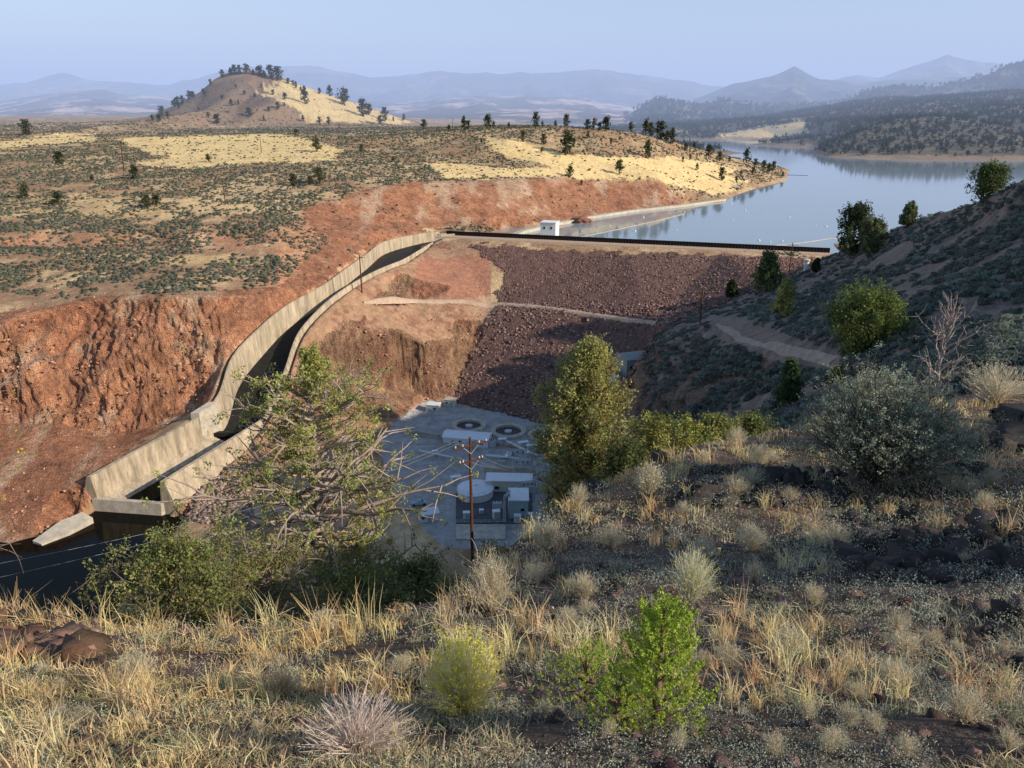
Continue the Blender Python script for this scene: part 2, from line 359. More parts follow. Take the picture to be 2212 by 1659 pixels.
for s in range(0,len(bad),4000):
    ii=bad[s:s+4000]; d=(fx[ii,None]-RVv[None,:,0])**2+(fy[ii,None]-RVv[None,:,1])**2; ZA[ii]=RA[d.argmin(1)]
Z=ZA[:,0].reshape(GX.shape); R1=ZA[:,1].reshape(GX.shape); R2=ZA[:,2].reshape(GX.shape)
def blur(a,n):
    for _ in range(n):
        p=np.pad(a,1,'edge'); a=(p[:-2,1:-1]+p[2:,1:-1]+p[1:-1,:-2]+p[1:-1,2:]+2*p[1:-1,1:-1])/6
    return a
farm=sst(250,600,GYv)*(1-.7*sst(1300,1500,GYv))
Zs=blur(Z,2); Zn=blur(Z,10); Z=Zs*(1-farm)+Zn*farm
nearm=1-sst(14,40,GYv); Zb=blur(Z,12); Z=Z*(1-nearm)+Zb*nearm
Z=Z+R1*(1.6*fbm(GX/38,GYv/38,5,.55)+.3*fbm(GX/5,GYv/5,3))+R2*(1.3*fbm(GX/2.6,GYv/2.6,5,.55))
dist_s=sst(900,1500,GYv); Z=Z+R1*dist_s*(6*fbm(GX/150,GYv/150,5,.55))*sst(2,12,Z)
LR=np.log(Rr)
def H(x,y):
    x=np.asarray(x,float); y=np.asarray(y,float)-OY
    r=np.hypot(x,y); t=np.arctan2(x,y)
    i=np.interp(np.log(np.maximum(r,1)),LR,np.arange(len(LR))); j=np.interp(t,TH,np.arange(len(TH)))
    i0=np.clip(np.floor(i).astype(int),0,len(LR)-2); j0=np.clip(np.floor(j).astype(int),0,len(TH)-2); a=i-i0; b=j-j0
    return (Z[i0,j0]*(1-a)+Z[i0+1,j0]*a)*(1-b)+(Z[i0,j0+1]*(1-a)+Z[i0+1,j0+1]*a)*b
TS=np.exp(np.linspace(math.log(1.5),math.log(3400),900))
def hits(px,py):
    px=np.atleast_1d(np.asarray(px,float)); py=np.atleast_1d(np.asarray(py,float))
    u=(px-CX)/F; v=(py-CY)/F; dy=cP-v*sP; dz=-sP-v*cP
    Y=TS[None,:]; X=Y*(u/dy)[:,None]; ZZ=HC+Y*(dz/dy)[:,None]; below=ZZ<H(X,Y+0*X)
    k=below.argmax(1); none=~below.any(1); k=np.where(none,len(TS)-1,k); k0=np.maximum(k-1,0)
    lo=TS[k0]; hi=TS[k]
    for _ in range(12):
        m=(lo+hi)/2; b=(HC+m*dz/dy)<H(m*u/dy,m); hi=np.where(b,m,hi); lo=np.where(b,lo,m)
    return hi*u/dy,hi,H(hi*u/dy,hi),none
def hit(px,py,ymax=1e9):
    for k in range(40):
        a,b,c,n=hits(px,py)
        if b[0]<ymax: break
        py+=2
    return Vector((a[0],b[0],c[0]))
# normals
dxr=np.gradient(GX,axis=0);dyr=np.gradient(GYv,axis=0);dzr=np.gradient(Z,axis=0)
dxt=np.gradient(GX,axis=1);dyt=np.gradient(GYv,axis=1);dzt=np.gradient(Z,axis=1)
nx=dyt*dzr-dzt*dyr; ny=dzt*dxr-dxt*dzr; nz=dxt*dyr-dyt*dxr
nl=np.sqrt(nx*nx+ny*ny+nz*nz)+1e-12; sgn=np.sign(nz); nx=nx/nl*sgn; ny=ny/nl*sgn; nz=np.abs(nz)/nl
U,Vv=proj(GX,GYv,Z)
SPx=np.array([(SL[i].x+SR[i].x)/2 for i in range(NS)]); SPy=np.array([(SL[i].y+SR[i].y)/2 for i in range(NS)])
dsp=np.full(GX.shape,1e9)
for a,b in zip(SPx,SPy): dsp=np.minimum(dsp,np.hypot(GX-a,GYv-b))
cl=sst(.09,.24,blur(1-nz,3))*sst(120,200,GYv)*(1-sst(800,1000,GYv))*sst(13,18,dsp)*(GX<60)
wz=Z+GX*.5+6*fbm(GX/20,GYv/20,3); wx=GX-Z*.45+5*fbm(GX/15,Z/12,3)
dis=cl*(3.4*(ridged(wx/15+GYv/40,wz/16,5)-.72)+2.8*(ridged(wx/5+GYv/14+9,Z/6,4)-.7)+2.2*fbm(wx/1.9,wz/2.2,4,.65))
dis=dis*np.where((GX>-75)&(GYv<345),.6,1.0)
VX=GX+nx*dis; VY=GYv+ny*dis; VZ=Z+nz*dis*.6
# colours
def inpoly(pts,u,v):
    c=np.zeros(u.shape,bool); n=len(pts); j=n-1
    for i in range(n):
        xi,yi=pts[i]; xj,yj=pts[j]
        if yi!=yj: c^=((yi>v)!=(yj>v))&(u<(xj-xi)*(v-yi)/(yj-yi)+xi)
        j=i
    return c
def C3(c): return np.array(c)[None,None,:]
def mixc(a,b,w): return a*(1-w[...,None])+b*w[...,None]
nA=fbm(GX/45,GYv/45,5,.6); nB=fbm(GX/9,GYv/9,4,.6); nC=fbm(GX/2.2+9,GYv/2.2,3,.6); nD=fbm(GX/.5,GYv/.5,4,.6)
YEL=[[(-300,312),(0,303),(120,290),(215,292),(200,302),(20,320),(-300,330)],[(250,298),(420,290),(620,292),(735,320),(720,345),(560,350),(430,364),(300,358),(370,340),(290,322)],
 [(1035,296),(1110,302),(1200,326),(1320,336),(1480,340),(1600,368),(1560,378),(1500,372),(1330,362),(1200,360),(1080,335)],[(920,352),(1100,362),(1300,360),(1480,365),(1620,388),(1560,420),(1500,410),(1420,395),(1200,383),(960,385)],
 [(560,200),(600,172),(700,195),(780,228),(900,268),(760,266),(660,262),(640,235)],[(1540,296),(1600,282),(1740,260),(1740,285),(1680,298),(1600,303)],[(0,420),(300,420),(560,440),(600,455),(200,470),(0,470)],[(60,540),(400,545),(600,555),(540,575),(200,560)]]
REDP=[(-400,700),(0,680),(200,640),(600,620),(700,520),(640,450),(850,395),(1160,385),(1430,395),(1490,435),(1280,470),(1080,490),(950,495),(820,520),(700,610),(560,710),(480,860),(300,950),(180,1100),(60,1190),(-400,1200)]
Uw=U+22*nB+10*nC; Vw=Vv+9*nA+8*nB
yel=np.zeros(GX.shape)
for k,p in enumerate(YEL):
    yel=np.maximum(yel,inpoly(p,Uw,Vw)*(.4 if k>5 else 1.0))
yel*=(GYv>300)
col=mixc(C3((.38,.235,.14))+0*Z[...,None],C3((.62,.44,.25)),sst(-.25,.4,nA+nB*.7))
col=mixc(col,C3((.28,.235,.15)),sst(420,700,GYv)*sst(-.1,.3,nB)*.5)
redp=inpoly(REDP,Uw,Vw)&(GYv>190)
redw=np.maximum(redp*.85,sst(.12,.3,1-nz)*(GYv>230)*(GYv<1000)*(GX<250)*.7)
redw=np.maximum(redw,inpoly([(-400,520),(0,505),(600,500),(600,530),(300,545),(-400,545)],Uw,Vw)*.5)
redw=np.maximum(redw,inpoly([(600,490),(700,440),(760,520),(640,640),(560,620)],Uw,Vw)*.5)
red=mixc(C3((.60,.265,.15))+0*Z[...,None],C3((.43,.185,.115)),sst(-.1,.4,nC+.5*nB)); red=mixc(red,C3((.76,.50,.34)),sst(.0,.45,fbm(wx/16+3,wz/10,5,.6)))
rf1=ridged(wx/9+3,wz/9,4); red=mixc(red,C3((.18,.085,.06)),sst(.82,.96,rf1)*cl*.55); rf2=ridged(wx/2.4+3,Z/2.6,3); red=mixc(red,C3((.24,.115,.08)),sst(.77,.95,rf2)*cl*.55)
col=mixc(col,red,redw*sst(-.75,-.25,nB+redw*.3))
yc=mixc(C3((.84,.62,.30))+0*Z[...,None],C3((.64,.45,.22)),sst(-.1,.5,nB)); col=mixc(col,yc,yel)
abut=inpoly([(955,520),(800,600),(640,720),(560,900),(380,1110),(560,1180),(830,1130),(840,950),(990,860),(1060,690),(1060,560),(1090,535)],U,Vv)&(GYv>150)
ab=mixc(C3((.46,.28,.17))+0*Z[...,None],C3((.33,.17,.11)),sst(-.1,.4,nC+nB)); ab=mixc(ab,C3((.60,.44,.28)),sst(.1,.5,nA+.3*nC)*.6)
ab=mixc(ab,C3((.26,.14,.095)),sst(.25,.5,1-nz)*.5); ab=mixc(ab,C3((.42,.19,.125)),inpoly([(900,560),(1080,545),(1090,640),(980,650),(900,640)],Uw,Vw)*.8)
col=mixc(col,ab,abut*1.0)
ispad=inpoly([(820,950),(860,905),(925,862),(1010,880),(1290,920),(1270,1110),(1150,1180),(960,1185),(840,1065)],U,Vv)&(GYv>150)&(Z<-44)
col=mixc(col,C3((.42,.40,.38)),ispad*1.0)
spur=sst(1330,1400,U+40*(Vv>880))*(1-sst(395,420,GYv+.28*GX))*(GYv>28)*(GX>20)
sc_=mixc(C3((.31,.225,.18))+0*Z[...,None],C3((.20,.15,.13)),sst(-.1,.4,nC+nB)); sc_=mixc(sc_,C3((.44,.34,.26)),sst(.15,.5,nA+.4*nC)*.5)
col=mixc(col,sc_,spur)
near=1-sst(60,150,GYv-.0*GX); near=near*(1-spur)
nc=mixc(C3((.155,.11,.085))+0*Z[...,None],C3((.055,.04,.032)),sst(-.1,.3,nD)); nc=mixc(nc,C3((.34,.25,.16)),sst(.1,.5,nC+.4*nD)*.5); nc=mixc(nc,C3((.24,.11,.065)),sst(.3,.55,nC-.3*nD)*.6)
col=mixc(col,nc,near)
farr=(GYv>1100)&(GX>300)
fc=mixc(C3((.15,.13,.085))+0*Z[...,None],C3((.42,.32,.19)),sst(.15,.5,fbm(GX/120,GYv/160,5,.6)))
col=mixc(col,fc,farr*(1-yel)); col=mixc(col,C3((.36,.25,.17)),(farr&(Z<5))*.7)
hillm=inpoly([(320,262),(340,240),(480,145),(600,145),(930,275)],U,Vv)&(GYv>1300)
hc=mixc(C3((.38,.25,.15))+0*Z[...,None],C3((.22,.15,.10)),sst(-.1,.4,fbm(GX/60,GYv/90,5,.6))); col=mixc(col,hc,hillm*(1-yel))
col=col*(1+.16*nB[...,None]+.12*nD[...,None]); col=np.clip(col,.02,.88)
nr,ntt=GX.shape; ii=np.arange(nr*ntt).reshape(nr,ntt)
quads=np.stack([ii[:-1,:-1],ii[:-1,1:],ii[1:,1:],ii[1:,:-1]],-1).reshape(-1,4)[:,::-1]
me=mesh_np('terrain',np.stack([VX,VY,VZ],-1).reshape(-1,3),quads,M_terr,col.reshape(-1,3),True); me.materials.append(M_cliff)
me.polygons.foreach_set('material_index',((cl[:-1,:-1]>.35)|(redp[:-1,:-1]&(GYv[:-1,:-1]>150))).astype(np.int32).ravel())
o=link('terrain',me); o['kind']='structure'; o['label']='rugged dry hills and canyon slopes'
# ------------------------------------------------------------------ far hills
def ridge(name,sil,D,zf,colA,colB,amp,yfront=.6,seed=0):
    px=np.linspace(-500,2750,560); xs=[s[0] for s in sil]; ys=[s[1] for s in sil]
    py=np.interp(px,xs,ys)+amp*fbm(px/45+seed,px*0+seed,4,.55)
    n=56; V=np.zeros((n,len(px),3)); ztop=HC+D*(235-py)/F*1.0
    for i in range(n):
        t=i/(n-4); tt=min(t,1.0); Y=D*(yfront+(1-yfront)*t)
        x=(px-CX)/F*(D*cP+(HC-ztop)*sP)*(Y/D)
        k=tt**1.25
        rn=ridged(x/(D*.05)+seed,Y/(D*.11)+seed+0*x,5)-.68
        z=zf+(ztop-zf)*k*(1+.55*rn*math.sin(math.pi*tt))
        if t>1: z=z-(t-1)*D*.08
        V[i,:,0]=x; V[i,:,1]=Y; V[i,:,2]=z
    m=len(px); ii=np.arange(n*m).reshape(n,m); q=np.stack([ii[:-1,:-1],ii[:-1,1:],ii[1:,1:],ii[1:,:-1]],-1).reshape(-1,4)
    X=V[...,0];Y=V[...,1]; f=sst(.0,.35,fbm(X/(D*.03)+seed,Y/(D*.05),6,.6)); c=mixc(C3(colA)+0*X[...,None],C3(colB),f)
    o=link(name,mesh_np(name,V.reshape(-1,3),q,M_far,c.reshape(-1,3),True)); o['kind']='structure'; return V
ridge('mountains',[(-500,210),(0,188),(60,186),(130,168),(200,180),(290,187),(350,190),(430,176),(480,162),(560,156),(640,154),(700,158),(800,176),(870,172),(950,165),(1100,168),(1200,166),(1280,159),(1350,165),(1430,175),(1540,192),(1700,205),(2750,210)],10500,0,(.06,.075,.06),(.20,.16,.13),4,.6,3)
ridge('foothills',[(-500,225),(0,222),(120,205),(220,200),(330,212),(450,228),(560,232),(700,216),(850,222),(980,212),(1120,208),(1250,214),(1380,232),(1480,250),(1600,260),(2750,270)],7000,20,(.12,.10,.075),(.62,.44,.34),6,.45,9)
ridge('hills_beyond_lake',[(-500,300),(1450,300),(1500,216),(1590,186),(1650,176),(1690,166),(1717,153),(1745,168),(1775,180),(1850,186),(1950,178),(2050,175),(2200,170),(2750,160)],7000,0,(.055,.07,.05),(.20,.17,.12),3,.5,14)
ridge('peaks_on_the_right',[(-500,300),(1700,300),(1780,188),(1850,170),(1900,176),(1960,160),(2020,142),(2048,132),(2085,143),(2130,148),(2212,158),(2750,180)],9500,0,(.06,.075,.055),(.22,.2,.13),3,.6,21)
VH=ridge('wooded_hills',[(-500,330),(1300,330),(1350,252),(1395,226),(1425,214),(1500,228),(1560,218),(1650,226),(1740,228),(1810,222),(1870,202),(1930,192),(2010,192),(2080,184),(2140,168),(2212,142),(2750,60)],4300,-5,(.055,.065,.045),(.24,.18,.12),4,.62,31)
# ------------------------------------------------------------------ water
b=MB(); q=[crest(0.02,14,0),crest(1.02,14,0),(240,400,0),(300,220,0),(3000,300,0),(5200,3500,0),(200,3500,0),(-50,1700,0),(0,1000,0),crest(-.1,60,0)]
b.poly([(p[0],p[1],0.0) for p in q]); o=b.build('reservoir_water',M_lake); o['kind']='structure'
b=MB(); b.poly([(-700,140,-50),(-100,140,-50),(-95,212,-50),(-100,222,-50),(-120,224,-50),(-145,230,-50),(-700,235,-50)]); o=b.build('river_water',M_river); o['kind']='structure'
# ------------------------------------------------------------------ ribbons and scatter
def ribbons(P,W,cols):
    N,k,_=P.shape; d=P[:,-1]-P[:,0]; rnd=RNG.normal(size=(N,3)); s=np.cross(d,rnd); s/=np.linalg.norm(s,axis=1)[:,None]+1e-9
    A_=P-s[:,None,:]*W[...,None]; B_=P+s[:,None,:]*W[...,None]
    V=np.stack([A_,B_],2).reshape(-1,3); base=(np.arange(N)*k*2)[:,None]+np.arange(k-1)[None,:]*2
    q=np.stack([base,base+1,base+3,base+2],-1).reshape(-1,4)
    c=np.repeat(cols.reshape(N,k,3) if cols.ndim==3 else np.repeat(cols[:,None,:],k,1),2,axis=1).reshape(-1,3)
    return V,q,c
def merge(parts):
    V=[];Fq=[];Ft=[];Cc=[];n=0
    for v,f,c in parts:
        V.append(v);Cc.append(c)
        (Fq if f.shape[1]==4 else Ft).append(f+n); n+=len(v)
    fs=[]
    if Fq: fs.append(np.concatenate(Fq))
    if Ft: fs.append(np.concatenate(Ft))
    return np.concatenate(V),fs,np.concatenate(Cc)
def tris(Cn,size,cols,flat=1.0):
    N=len(Cn); a=RNG.normal(size=(N,3)); a/=np.linalg.norm(a,axis=1)[:,None]; b_=np.cross(a,RNG.normal(size=(N,3))); b_/=np.linalg.norm(b_,axis=1)[:,None]
    s=(size*(.6+.8*RNG.random(N)))[:,None]; V=np.stack([Cn+a*s,Cn-a*s*.6+b_*s*.55,Cn-a*s*.6-b_*s*.55],1).reshape(-1,3)
    return V,np.arange(N*3).reshape(N,3),np.repeat(cols,3,axis=0)
ICO_V=[];t_=(1+5**.5)/2
for a in (-1,1):
    for b_ in (-t_,t_): ICO_V+= [(0,a,b_),(a,b_,0),(b_,0,a)]
ICO_V=np.array(ICO_V)/math.hypot(1,t_)
def hull_faces(V):
    import itertools
    fs=[]
    for i,j,k in itertools.combinations(range(len(V)),3):
        n=np.cross(V[j]-V[i],V[k]-V[i]); d=(V-V[i])@n
        if (d<1e-6).all(): fs.append((i,j,k))
        elif (d>-1e-6).all(): fs.append((i,k,j))
    return np.array(fs)
ICO_F=hull_faces(ICO_V)
def blobs(L,S,cols,jit=.25,flat=.8):
    N=len(L); V=ICO_V[None]*(1+jit*RNG.normal(size=(N,12,1))); V=V*np.stack([S*(.8+.4*RNG.random(N)),S*(.8+.4*RNG.random(N)),S*flat],1)[:,None,:]
    a=RNG.random(N)*6.28; c,s=np.cos(a)[:,None],np.sin(a)[:,None]; X=V[...,0]*c-V[...,1]*s; Y=V[...,0]*s+V[...,1]*c
    V=np.stack([X,Y,V[...,2]],-1)+L[:,None,:]
    return V.reshape(-1,3),(ICO_F[None]+(np.arange(N)*12)[:,None,None]).reshape(-1,3),np.repeat(cols,12,axis=0)
def varc(base,N,amp=.25,hue=.08):
    b_=np.array(base)[None]; return np.clip(b_*(1+amp*(RNG.random((N,1))*2-1))*(1+hue*RNG.normal(size=(N,3))),.005,.9)
# ------------------------------------------------------------------ dam
damT=thing('dam','dark rockfill embankment dam with a road along its crest','dam',crest(.5,0,6)); DL=damT.location.copy()
DP=[(1005,528),(1300,545),(1780,560),(1700,600),(1635,625),(1440,705),(1400,750),(1372,800),(1340,870),(1300,915),(1190,915),(1080,895),(985,870),(1015,770),(1060,690),(1075,640),(1090,590)]
gx,gy=np.meshgrid(np.arange(-60,170,1.1),np.arange(225,445,1.1)); gz=H(gx,gy); u,v=proj(gx,gy,gz); ins=inpoly(DP,u+22*fbm(gx/8,gy/8,4,.6),v+9*fbm(gx/4,gy/4,2))
gz2=gz+.35+.5*fbm(gx/3,gy/3,3)
ii=np.arange(gx.size).reshape(gx.shape); q=np.stack([ii[:-1,:-1],ii[:-1,1:],ii[1:,1:],ii[1:,:-1]],-1).reshape(-1,4); q=q[ins.ravel()[q].all(1)]
used=np.unique(q); mp=np.zeros(gx.size,int); mp[used]=np.arange(len(used)); V=np.stack([gx.ravel(),gy.ravel(),gz2.ravel()],1)[used]-np.array(DL)
cc=mixc(C3((.20,.115,.095)),C3((.12,.07,.06)),RNG.random((1,len(V))))[0]
link('rockfill_face',mesh_np('rockfill_face',V,mp[q],M_rockA,cc,False),damT)
uu=np.where(ins.ravel())[0]; NR=34000; pick=RNG.choice(uu,NR); L=np.stack([gx.ravel()[pick]+RNG.random(NR),gy.ravel()[pick]+RNG.random(NR),gz.ravel()[pick]+.5],1)
_,vv_=proj(L[:,0],L[:,1],L[:,2]); bigz=np.where(vv_<655,.8,1.2); S=(.20+.50*RNG.random(NR)**3.0)*bigz; cc=varc((.235,.145,.12),NR,.7,.06)
Vb,fb,cb=blobs(L-np.array(DL),S,cc,.33); o=link('riprap_stones',mesh_np('riprap_stones',Vb,fb,M_rockA,cb),damT); o['kind']='stuff'
def strip(mb,pts,wid,lift,base=None,across=5):
    P=[Vector(p) for p in pts]; res=[]
    for a,b_ in zip(P[:-1],P[1:]):
        n=max(1,int((b_-a).length/1.5)); res+=[a.lerp(b_,i/n) for i in range(n)]
    res.append(P[-1]); n0=len(mb.v)
    for i,p in enumerate(res):
        d=res[min(i+2,len(res)-1)]-res[max(i-2,0)]; d.z=0; d.normalize(); s=Vector((-d.y,d.x,0)); ww=wid*(1+.2*float(fbm(i/4.0,.5,2)))*min(1,.3+i/8)
        for j in range(across):
            qv=p+s*ww*(j/(across-1)-.5); z=float(H(qv.x,qv.y))+lift if base is None else base
            if j in (0,across-1): z-=lift*.9
            mb.v.append((qv.x,qv.y,z))
    for i in range(len(res)-1):
        for j in range(across-1):
            a0=n0+i*across+j; mb.f.append((a0,a0+1,a0+across+1,a0+across))
    return mb
def loc_shift(mb,L): mb.v=[(v[0]-L[0],v[1]-L[1],v[2]-L[2]) for v in mb.v]; return mb
mb=MB(); mb.prism([crest(-.02,-.6,5.2),crest(1.02,-.6,5.2),crest(1.02,7,5.2),crest(-.02,7,5.2)],[crest(-.02,.1,6.45),crest(1.02,.1,6.45),crest(1.02,6.6,6.45),crest(-.02,6.6,6.45)])
loc_shift(mb,DL).build('crest_road',M_road,damT)
mb=MB(); nseg=260
for i in range(nseg):
    t0=i/nseg;t1=(i+1)/nseg; d0=7.2+(.45 if i%2 else 0); d1=7.2+(.45 if (i+1)%2 else 0)
    mb.poly([crest(t0,d0,2),crest(t1,d1,2),crest(t1,d1,8.6),crest(t0,d0,8.6)])
mb.prism([crest(0,7.1,8.55),crest(1,7.1,8.55),crest(1,7.8,8.55),crest(0,7.8,8.55)],[crest(0,7.1,8.75),crest(1,7.1,8.75),crest(1,7.8,8.75),crest(0,7.8,8.75)])
loc_shift(mb,DL).build('sheet_pile_wall',M_dark,damT)
def roadon(name,pp,wid,lift=.3,mat=M_road):
    hx,hy,hz,_=hits([p[0] for p in pp],[p[1] for p in pp]); mb=MB(); strip(mb,[(a,b_,c) for a,b_,c in zip(hx,hy,hz)],wid,lift); o=mb.build(name,mat,smooth=True); o['kind']='structure'; return o
roadon('dirt_bench_road',[(785,655),(900,651),(1000,652),(1080,658),(1160,664),(1250,677),(1340,690),(1418,699)],2.8,.8)
roadon('dirt_track',[(1548,700),(1590,722),(1640,745),(1700,758),(1750,768),(1800,780)],2.0,.12,mat_c('track_dirt',(.42,.33,.26),.95,.6,.3,0,.3))
# ------------------------------------------------------------------ spillway
sp=thing('spillway','long curved concrete spillway chute running down beside the red cliff','spillway',tuple(SL[30])); SPL=sp.location.copy()
def wall(side,i0,i1,name,mat):
    mb=MB()
    for i in range(i0,i1+1):
        w=SL[i]-SR[i]; w.z=0; w.normalize(); w=w*side; p=(SL if side>0 else SR)[i]; f=FZ[i]-1.5; low=max(0,(i-(NS-11))/10); low=min(1,low*2.5)
        for off_,z in ((0,p.z),(.7+.7*low,p.z),(1.6+1.6*low,p.z-5.5),(2.6+2.6*low,f),(-.7-.8*low,f)):
            a=p+w*off_; mb.v.append((a.x-SPL.x,a.y-SPL.y,z-SPL.z))
    k=5
    for i in range(i1-i0):
        for j in range(k): a=i*k+j; b_=i*k+(j+1)%k; mb.f.append((a,b_,b_+k,a+k))
    mb.f.append(tuple(range(k))); mb.f.append(tuple(range((i1-i0)*k,(i1-i0)*k+k)))
    return mb.build(name,mat,sp)
wall(1,0,NS-1,'side_wall',M_conc); wall(-1,0,NS-1,'side_wall',M_conc)
mb=MB()
for i in range(NS):
    for p in (SL[i],SR[i]): mb.v.append((p.x-SPL.x,p.y-SPL.y,FZ[i]-SPL.z))
for i in range(NS-1): a=i*2; mb.f.append((a,a+1,a+3,a+2))
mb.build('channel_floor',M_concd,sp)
mb=MB()
for i in range(NS-11,NS):
    w=SR[i]-SL[i]; w.z=0; w.normalize()
    a=SL[i]+w*.6; b_=SL[i]+w*5.5
    for q_,z in ((a,FZ[i]+.05),(a,FZ[i]+3.6),(b_,FZ[i]+1.2),(b_,FZ[i]+.05)): mb.v.append((q_.x-SPL.x,q_.y-SPL.y,z-SPL.z))
for i in range(10):
    for j in range(4): a=i*4+j; b_=i*4+(j+1)%4; mb.f.append((a,b_,b_+4,a+4))
mb.f.append((0,1,2,3)); mb.f.append((40,41,42,43)); mb.build('floor_ledge',M_conc,sp)
dirv=(SL[-1]-SL[-2]); dirv.z=0; dirv.normalize()
i=NS-12; p=SL[i]; w=SL[i]-SR[i]; w.z=0; w.normalize(); tgt=SL[i+2]-SL[i]; tgt.z=0; tgt.normalize()
mb=MB(); base=[p-w*.6-tgt*3,p+w*2.4-tgt*3,p+w*2.4+tgt*4.5,p-w*.6+tgt*4.5]
mb.prism([tuple(Vector((q_.x,q_.y,p.z-9))-SPL) for q_ in base],[tuple(Vector((q_.x,q_.y,p.z+(2.2 if k<2 else .2)))-SPL) for k,q_ in enumerate(base)]); mb.build('wall_step',M_conc2,sp)
mb=MB(); a=SL[-1]-dirv*1; b_=SR[-1]-dirv*1
mb.prism([(a.x,a.y,-52),(b_.x,b_.y,-52),(b_.x+dirv.x*2.5,b_.y+dirv.y*2.5,-52),(a.x+dirv.x*2.5,a.y+dirv.y*2.5,-52)],[(a.x,a.y,-45.8),(b_.x,b_.y,-45.8),(b_.x+dirv.x*1.9,b_.y+dirv.y*1.9,-45.8),(a.x+dirv.x*1.9,a.y+dirv.y*1.9,-45.8)])
loc_shift(mb,SPL).build('outlet_sill',M_conc2,sp)
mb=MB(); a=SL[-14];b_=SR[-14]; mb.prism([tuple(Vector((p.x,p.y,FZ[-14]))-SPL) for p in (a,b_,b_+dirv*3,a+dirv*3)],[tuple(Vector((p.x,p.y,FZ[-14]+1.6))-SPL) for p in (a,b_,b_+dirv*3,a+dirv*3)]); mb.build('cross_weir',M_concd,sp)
mb=MB()
for i in (NS-10,NS-7,NS-4,NS-2):
    a=SL[i]; b_=SR[i]; c1=a.lerp(b_,.2); mb.v.append((c1.x-SPL.x,c1.y-SPL.y,FZ[i]+.9-SPL.z)); mb.v.append((b_.x-SPL.x,b_.y-SPL.y,FZ[i]+.9-SPL.z))
for i in range(3): mb.f.append((2*i,2*i+1,2*i+3,2*i+2))
mb.build('chute_water',M_river,sp)
a=[Pz(70,1168,-49),Pz(130,1125,-47.5),Pz(178,1106,-46.5),Pz(200,1118,-48),Pz(150,1150,-49),Pz(90,1176,-49.5)]
mb=MB(); mb.prism([(p[0],p[1],-53) for p in a],[(p[0],p[1],p[2]) for p in a]); o=mb.build('bank_slab',M_conc2); tag(o,'pale concrete slab along the riverbank beside the spillway outlet','slab')
g=thing('overflow_weir','long pale concrete overflow weir along the reservoir shore','weir',Pz(1280,468,1))
def polywall(mb,pts,w,z0,z1,L):
    P=[Vector((p[0],p[1],0)) for p in pts]
    for a,b_ in zip(P[:-1],P[1:]):
        d=(b_-a).normalized(); s=Vector((-d.y,d.x,0))*w/2
        mb.prism([tuple(q_+Vector((0,0,z0))-L) for q_ in (a-s,b_-s,b_+s,a+s)],[tuple(q_+Vector((0,0,z1))-L) for q_ in (a-s,b_-s,b_+s,a+s)])
    return mb
polywall(MB(),[Pz(1098,514,1),Pz(1130,500,1),Pz(1190,486,1),Pz(1275,469,1)],4.2,-3,1.9,g.location).build('weir_crest',M_conc2,g)
polywall(MB(),[Pz(1275,469,1),Pz(1360,456,1),Pz(1480,443,1),Pz(1565,431,1)],3.6,-3,1.7,g.location).build('shore_walkway',M_conc2,g)
g=thing('spillway_bridge','flat concrete deck and headwall at the top of the spillway','bridge',Pz(995,506,6))
polywall(MB(),[Pz(948,507,6),Pz(1022,501,6)],5,5.2,6.2,g.location).build('deck',M_conc2,g)
polywall(MB(),[Pz(952,512,6),Pz(1024,506,6)],.6,2,7.3,g.location).build('headwall',M_conc,g)
# ------------------------------------------------------------------ buildings
def building(name,label,cat,base,rz,w,d,h,wm,rm,roof='flat',doors=(),wins=(),over=.3,rh=1.5,group=None):
    t=thing(name,label,cat,base,rz,group); MB().box(0,0,h/2,w,d,h).build('wall',wm,t)
    mb=MB()
    if roof=='flat': mb.box(0,0,h+.15,w+2*over,d+2*over,.3)
    else:
        a=w/2+over;c=d/2+over
        mb.prism([(-a,-c,h+.01),(-a,c,h+.01),(-a,0,h+rh)],[(a,-c,h+.01),(a,c,h+.01),(a,0,h+rh)])
    mb.build('roof',rm,t)
    for x,ww,hh in doors:
        dr=MB().box(x,-d/2-.05,hh/2,ww,.1,hh).build('door',M_bluegrey,t); MB().box(x+ww*.38,-d/2-.14,hh*.45,.12,.08,.12).build('handle',M_dark,dr)
    for x,z,ww,hh,side in wins:
        if side=='f':
            fr=MB().box(x,-d/2-.04,z,ww+.3,.08,hh+.3).build('window_frame',M_steel,t); MB().box(x,-d/2-.1,z,ww,.05,hh).build('pane',M_glass,fr)
        else:
            fr=MB().box(-w/2-.04,x,z,.08,ww+.3,hh+.3).build('window_frame',M_steel,t); MB().box(-w/2-.1,x,z,.05,ww,hh).build('pane',M_glass,fr)
    return t
p=Pz(1188,519,3.0)
t=building('intake_tower','white block intake tower standing in the reservoir behind the dam crest','tower',(p[0],p[1]+4,-2),-.29,9,9,15.0,M_white,M_white,'flat',(),((-2.2,12.2,1.0,1.3,'f'),(2,12.2,1.0,1.3,'f'),(0,12,1,1.4,'s')),.35)
MB().box(0,-5.4,7.9,9.6,1.6,.25).build('walkway',M_steel,t)
mb=MB(); [mb.box(x,-6.1,8.5,.08,.08,1.1) for x in np.linspace(-4.7,4.7,7)]; mb.box(0,-6.1,9.05,9.6,.08,.08); mb.build('railing',M_steel,t)
p=Pz(937,887,-46); building('small_shed','small cream shed with a flat roof, nearer of two below the rocky slope','shed',p,-.25,5.2,4,3.0,M_cream,M_white,'flat',((-1.2,.9,2.1),),((1.2,1.7,.9,.8,'f'),),.15)
p=Pz(973,875,-46); building('small_shed','small tan shed beyond the cream shed below the rocky slope','shed',p,-.25,4.6,3.5,2.7,M_cream,M_conc2,'flat',((1.0,.9,2.0),),((-1,1.6,.8,.7,'f'),),.15)
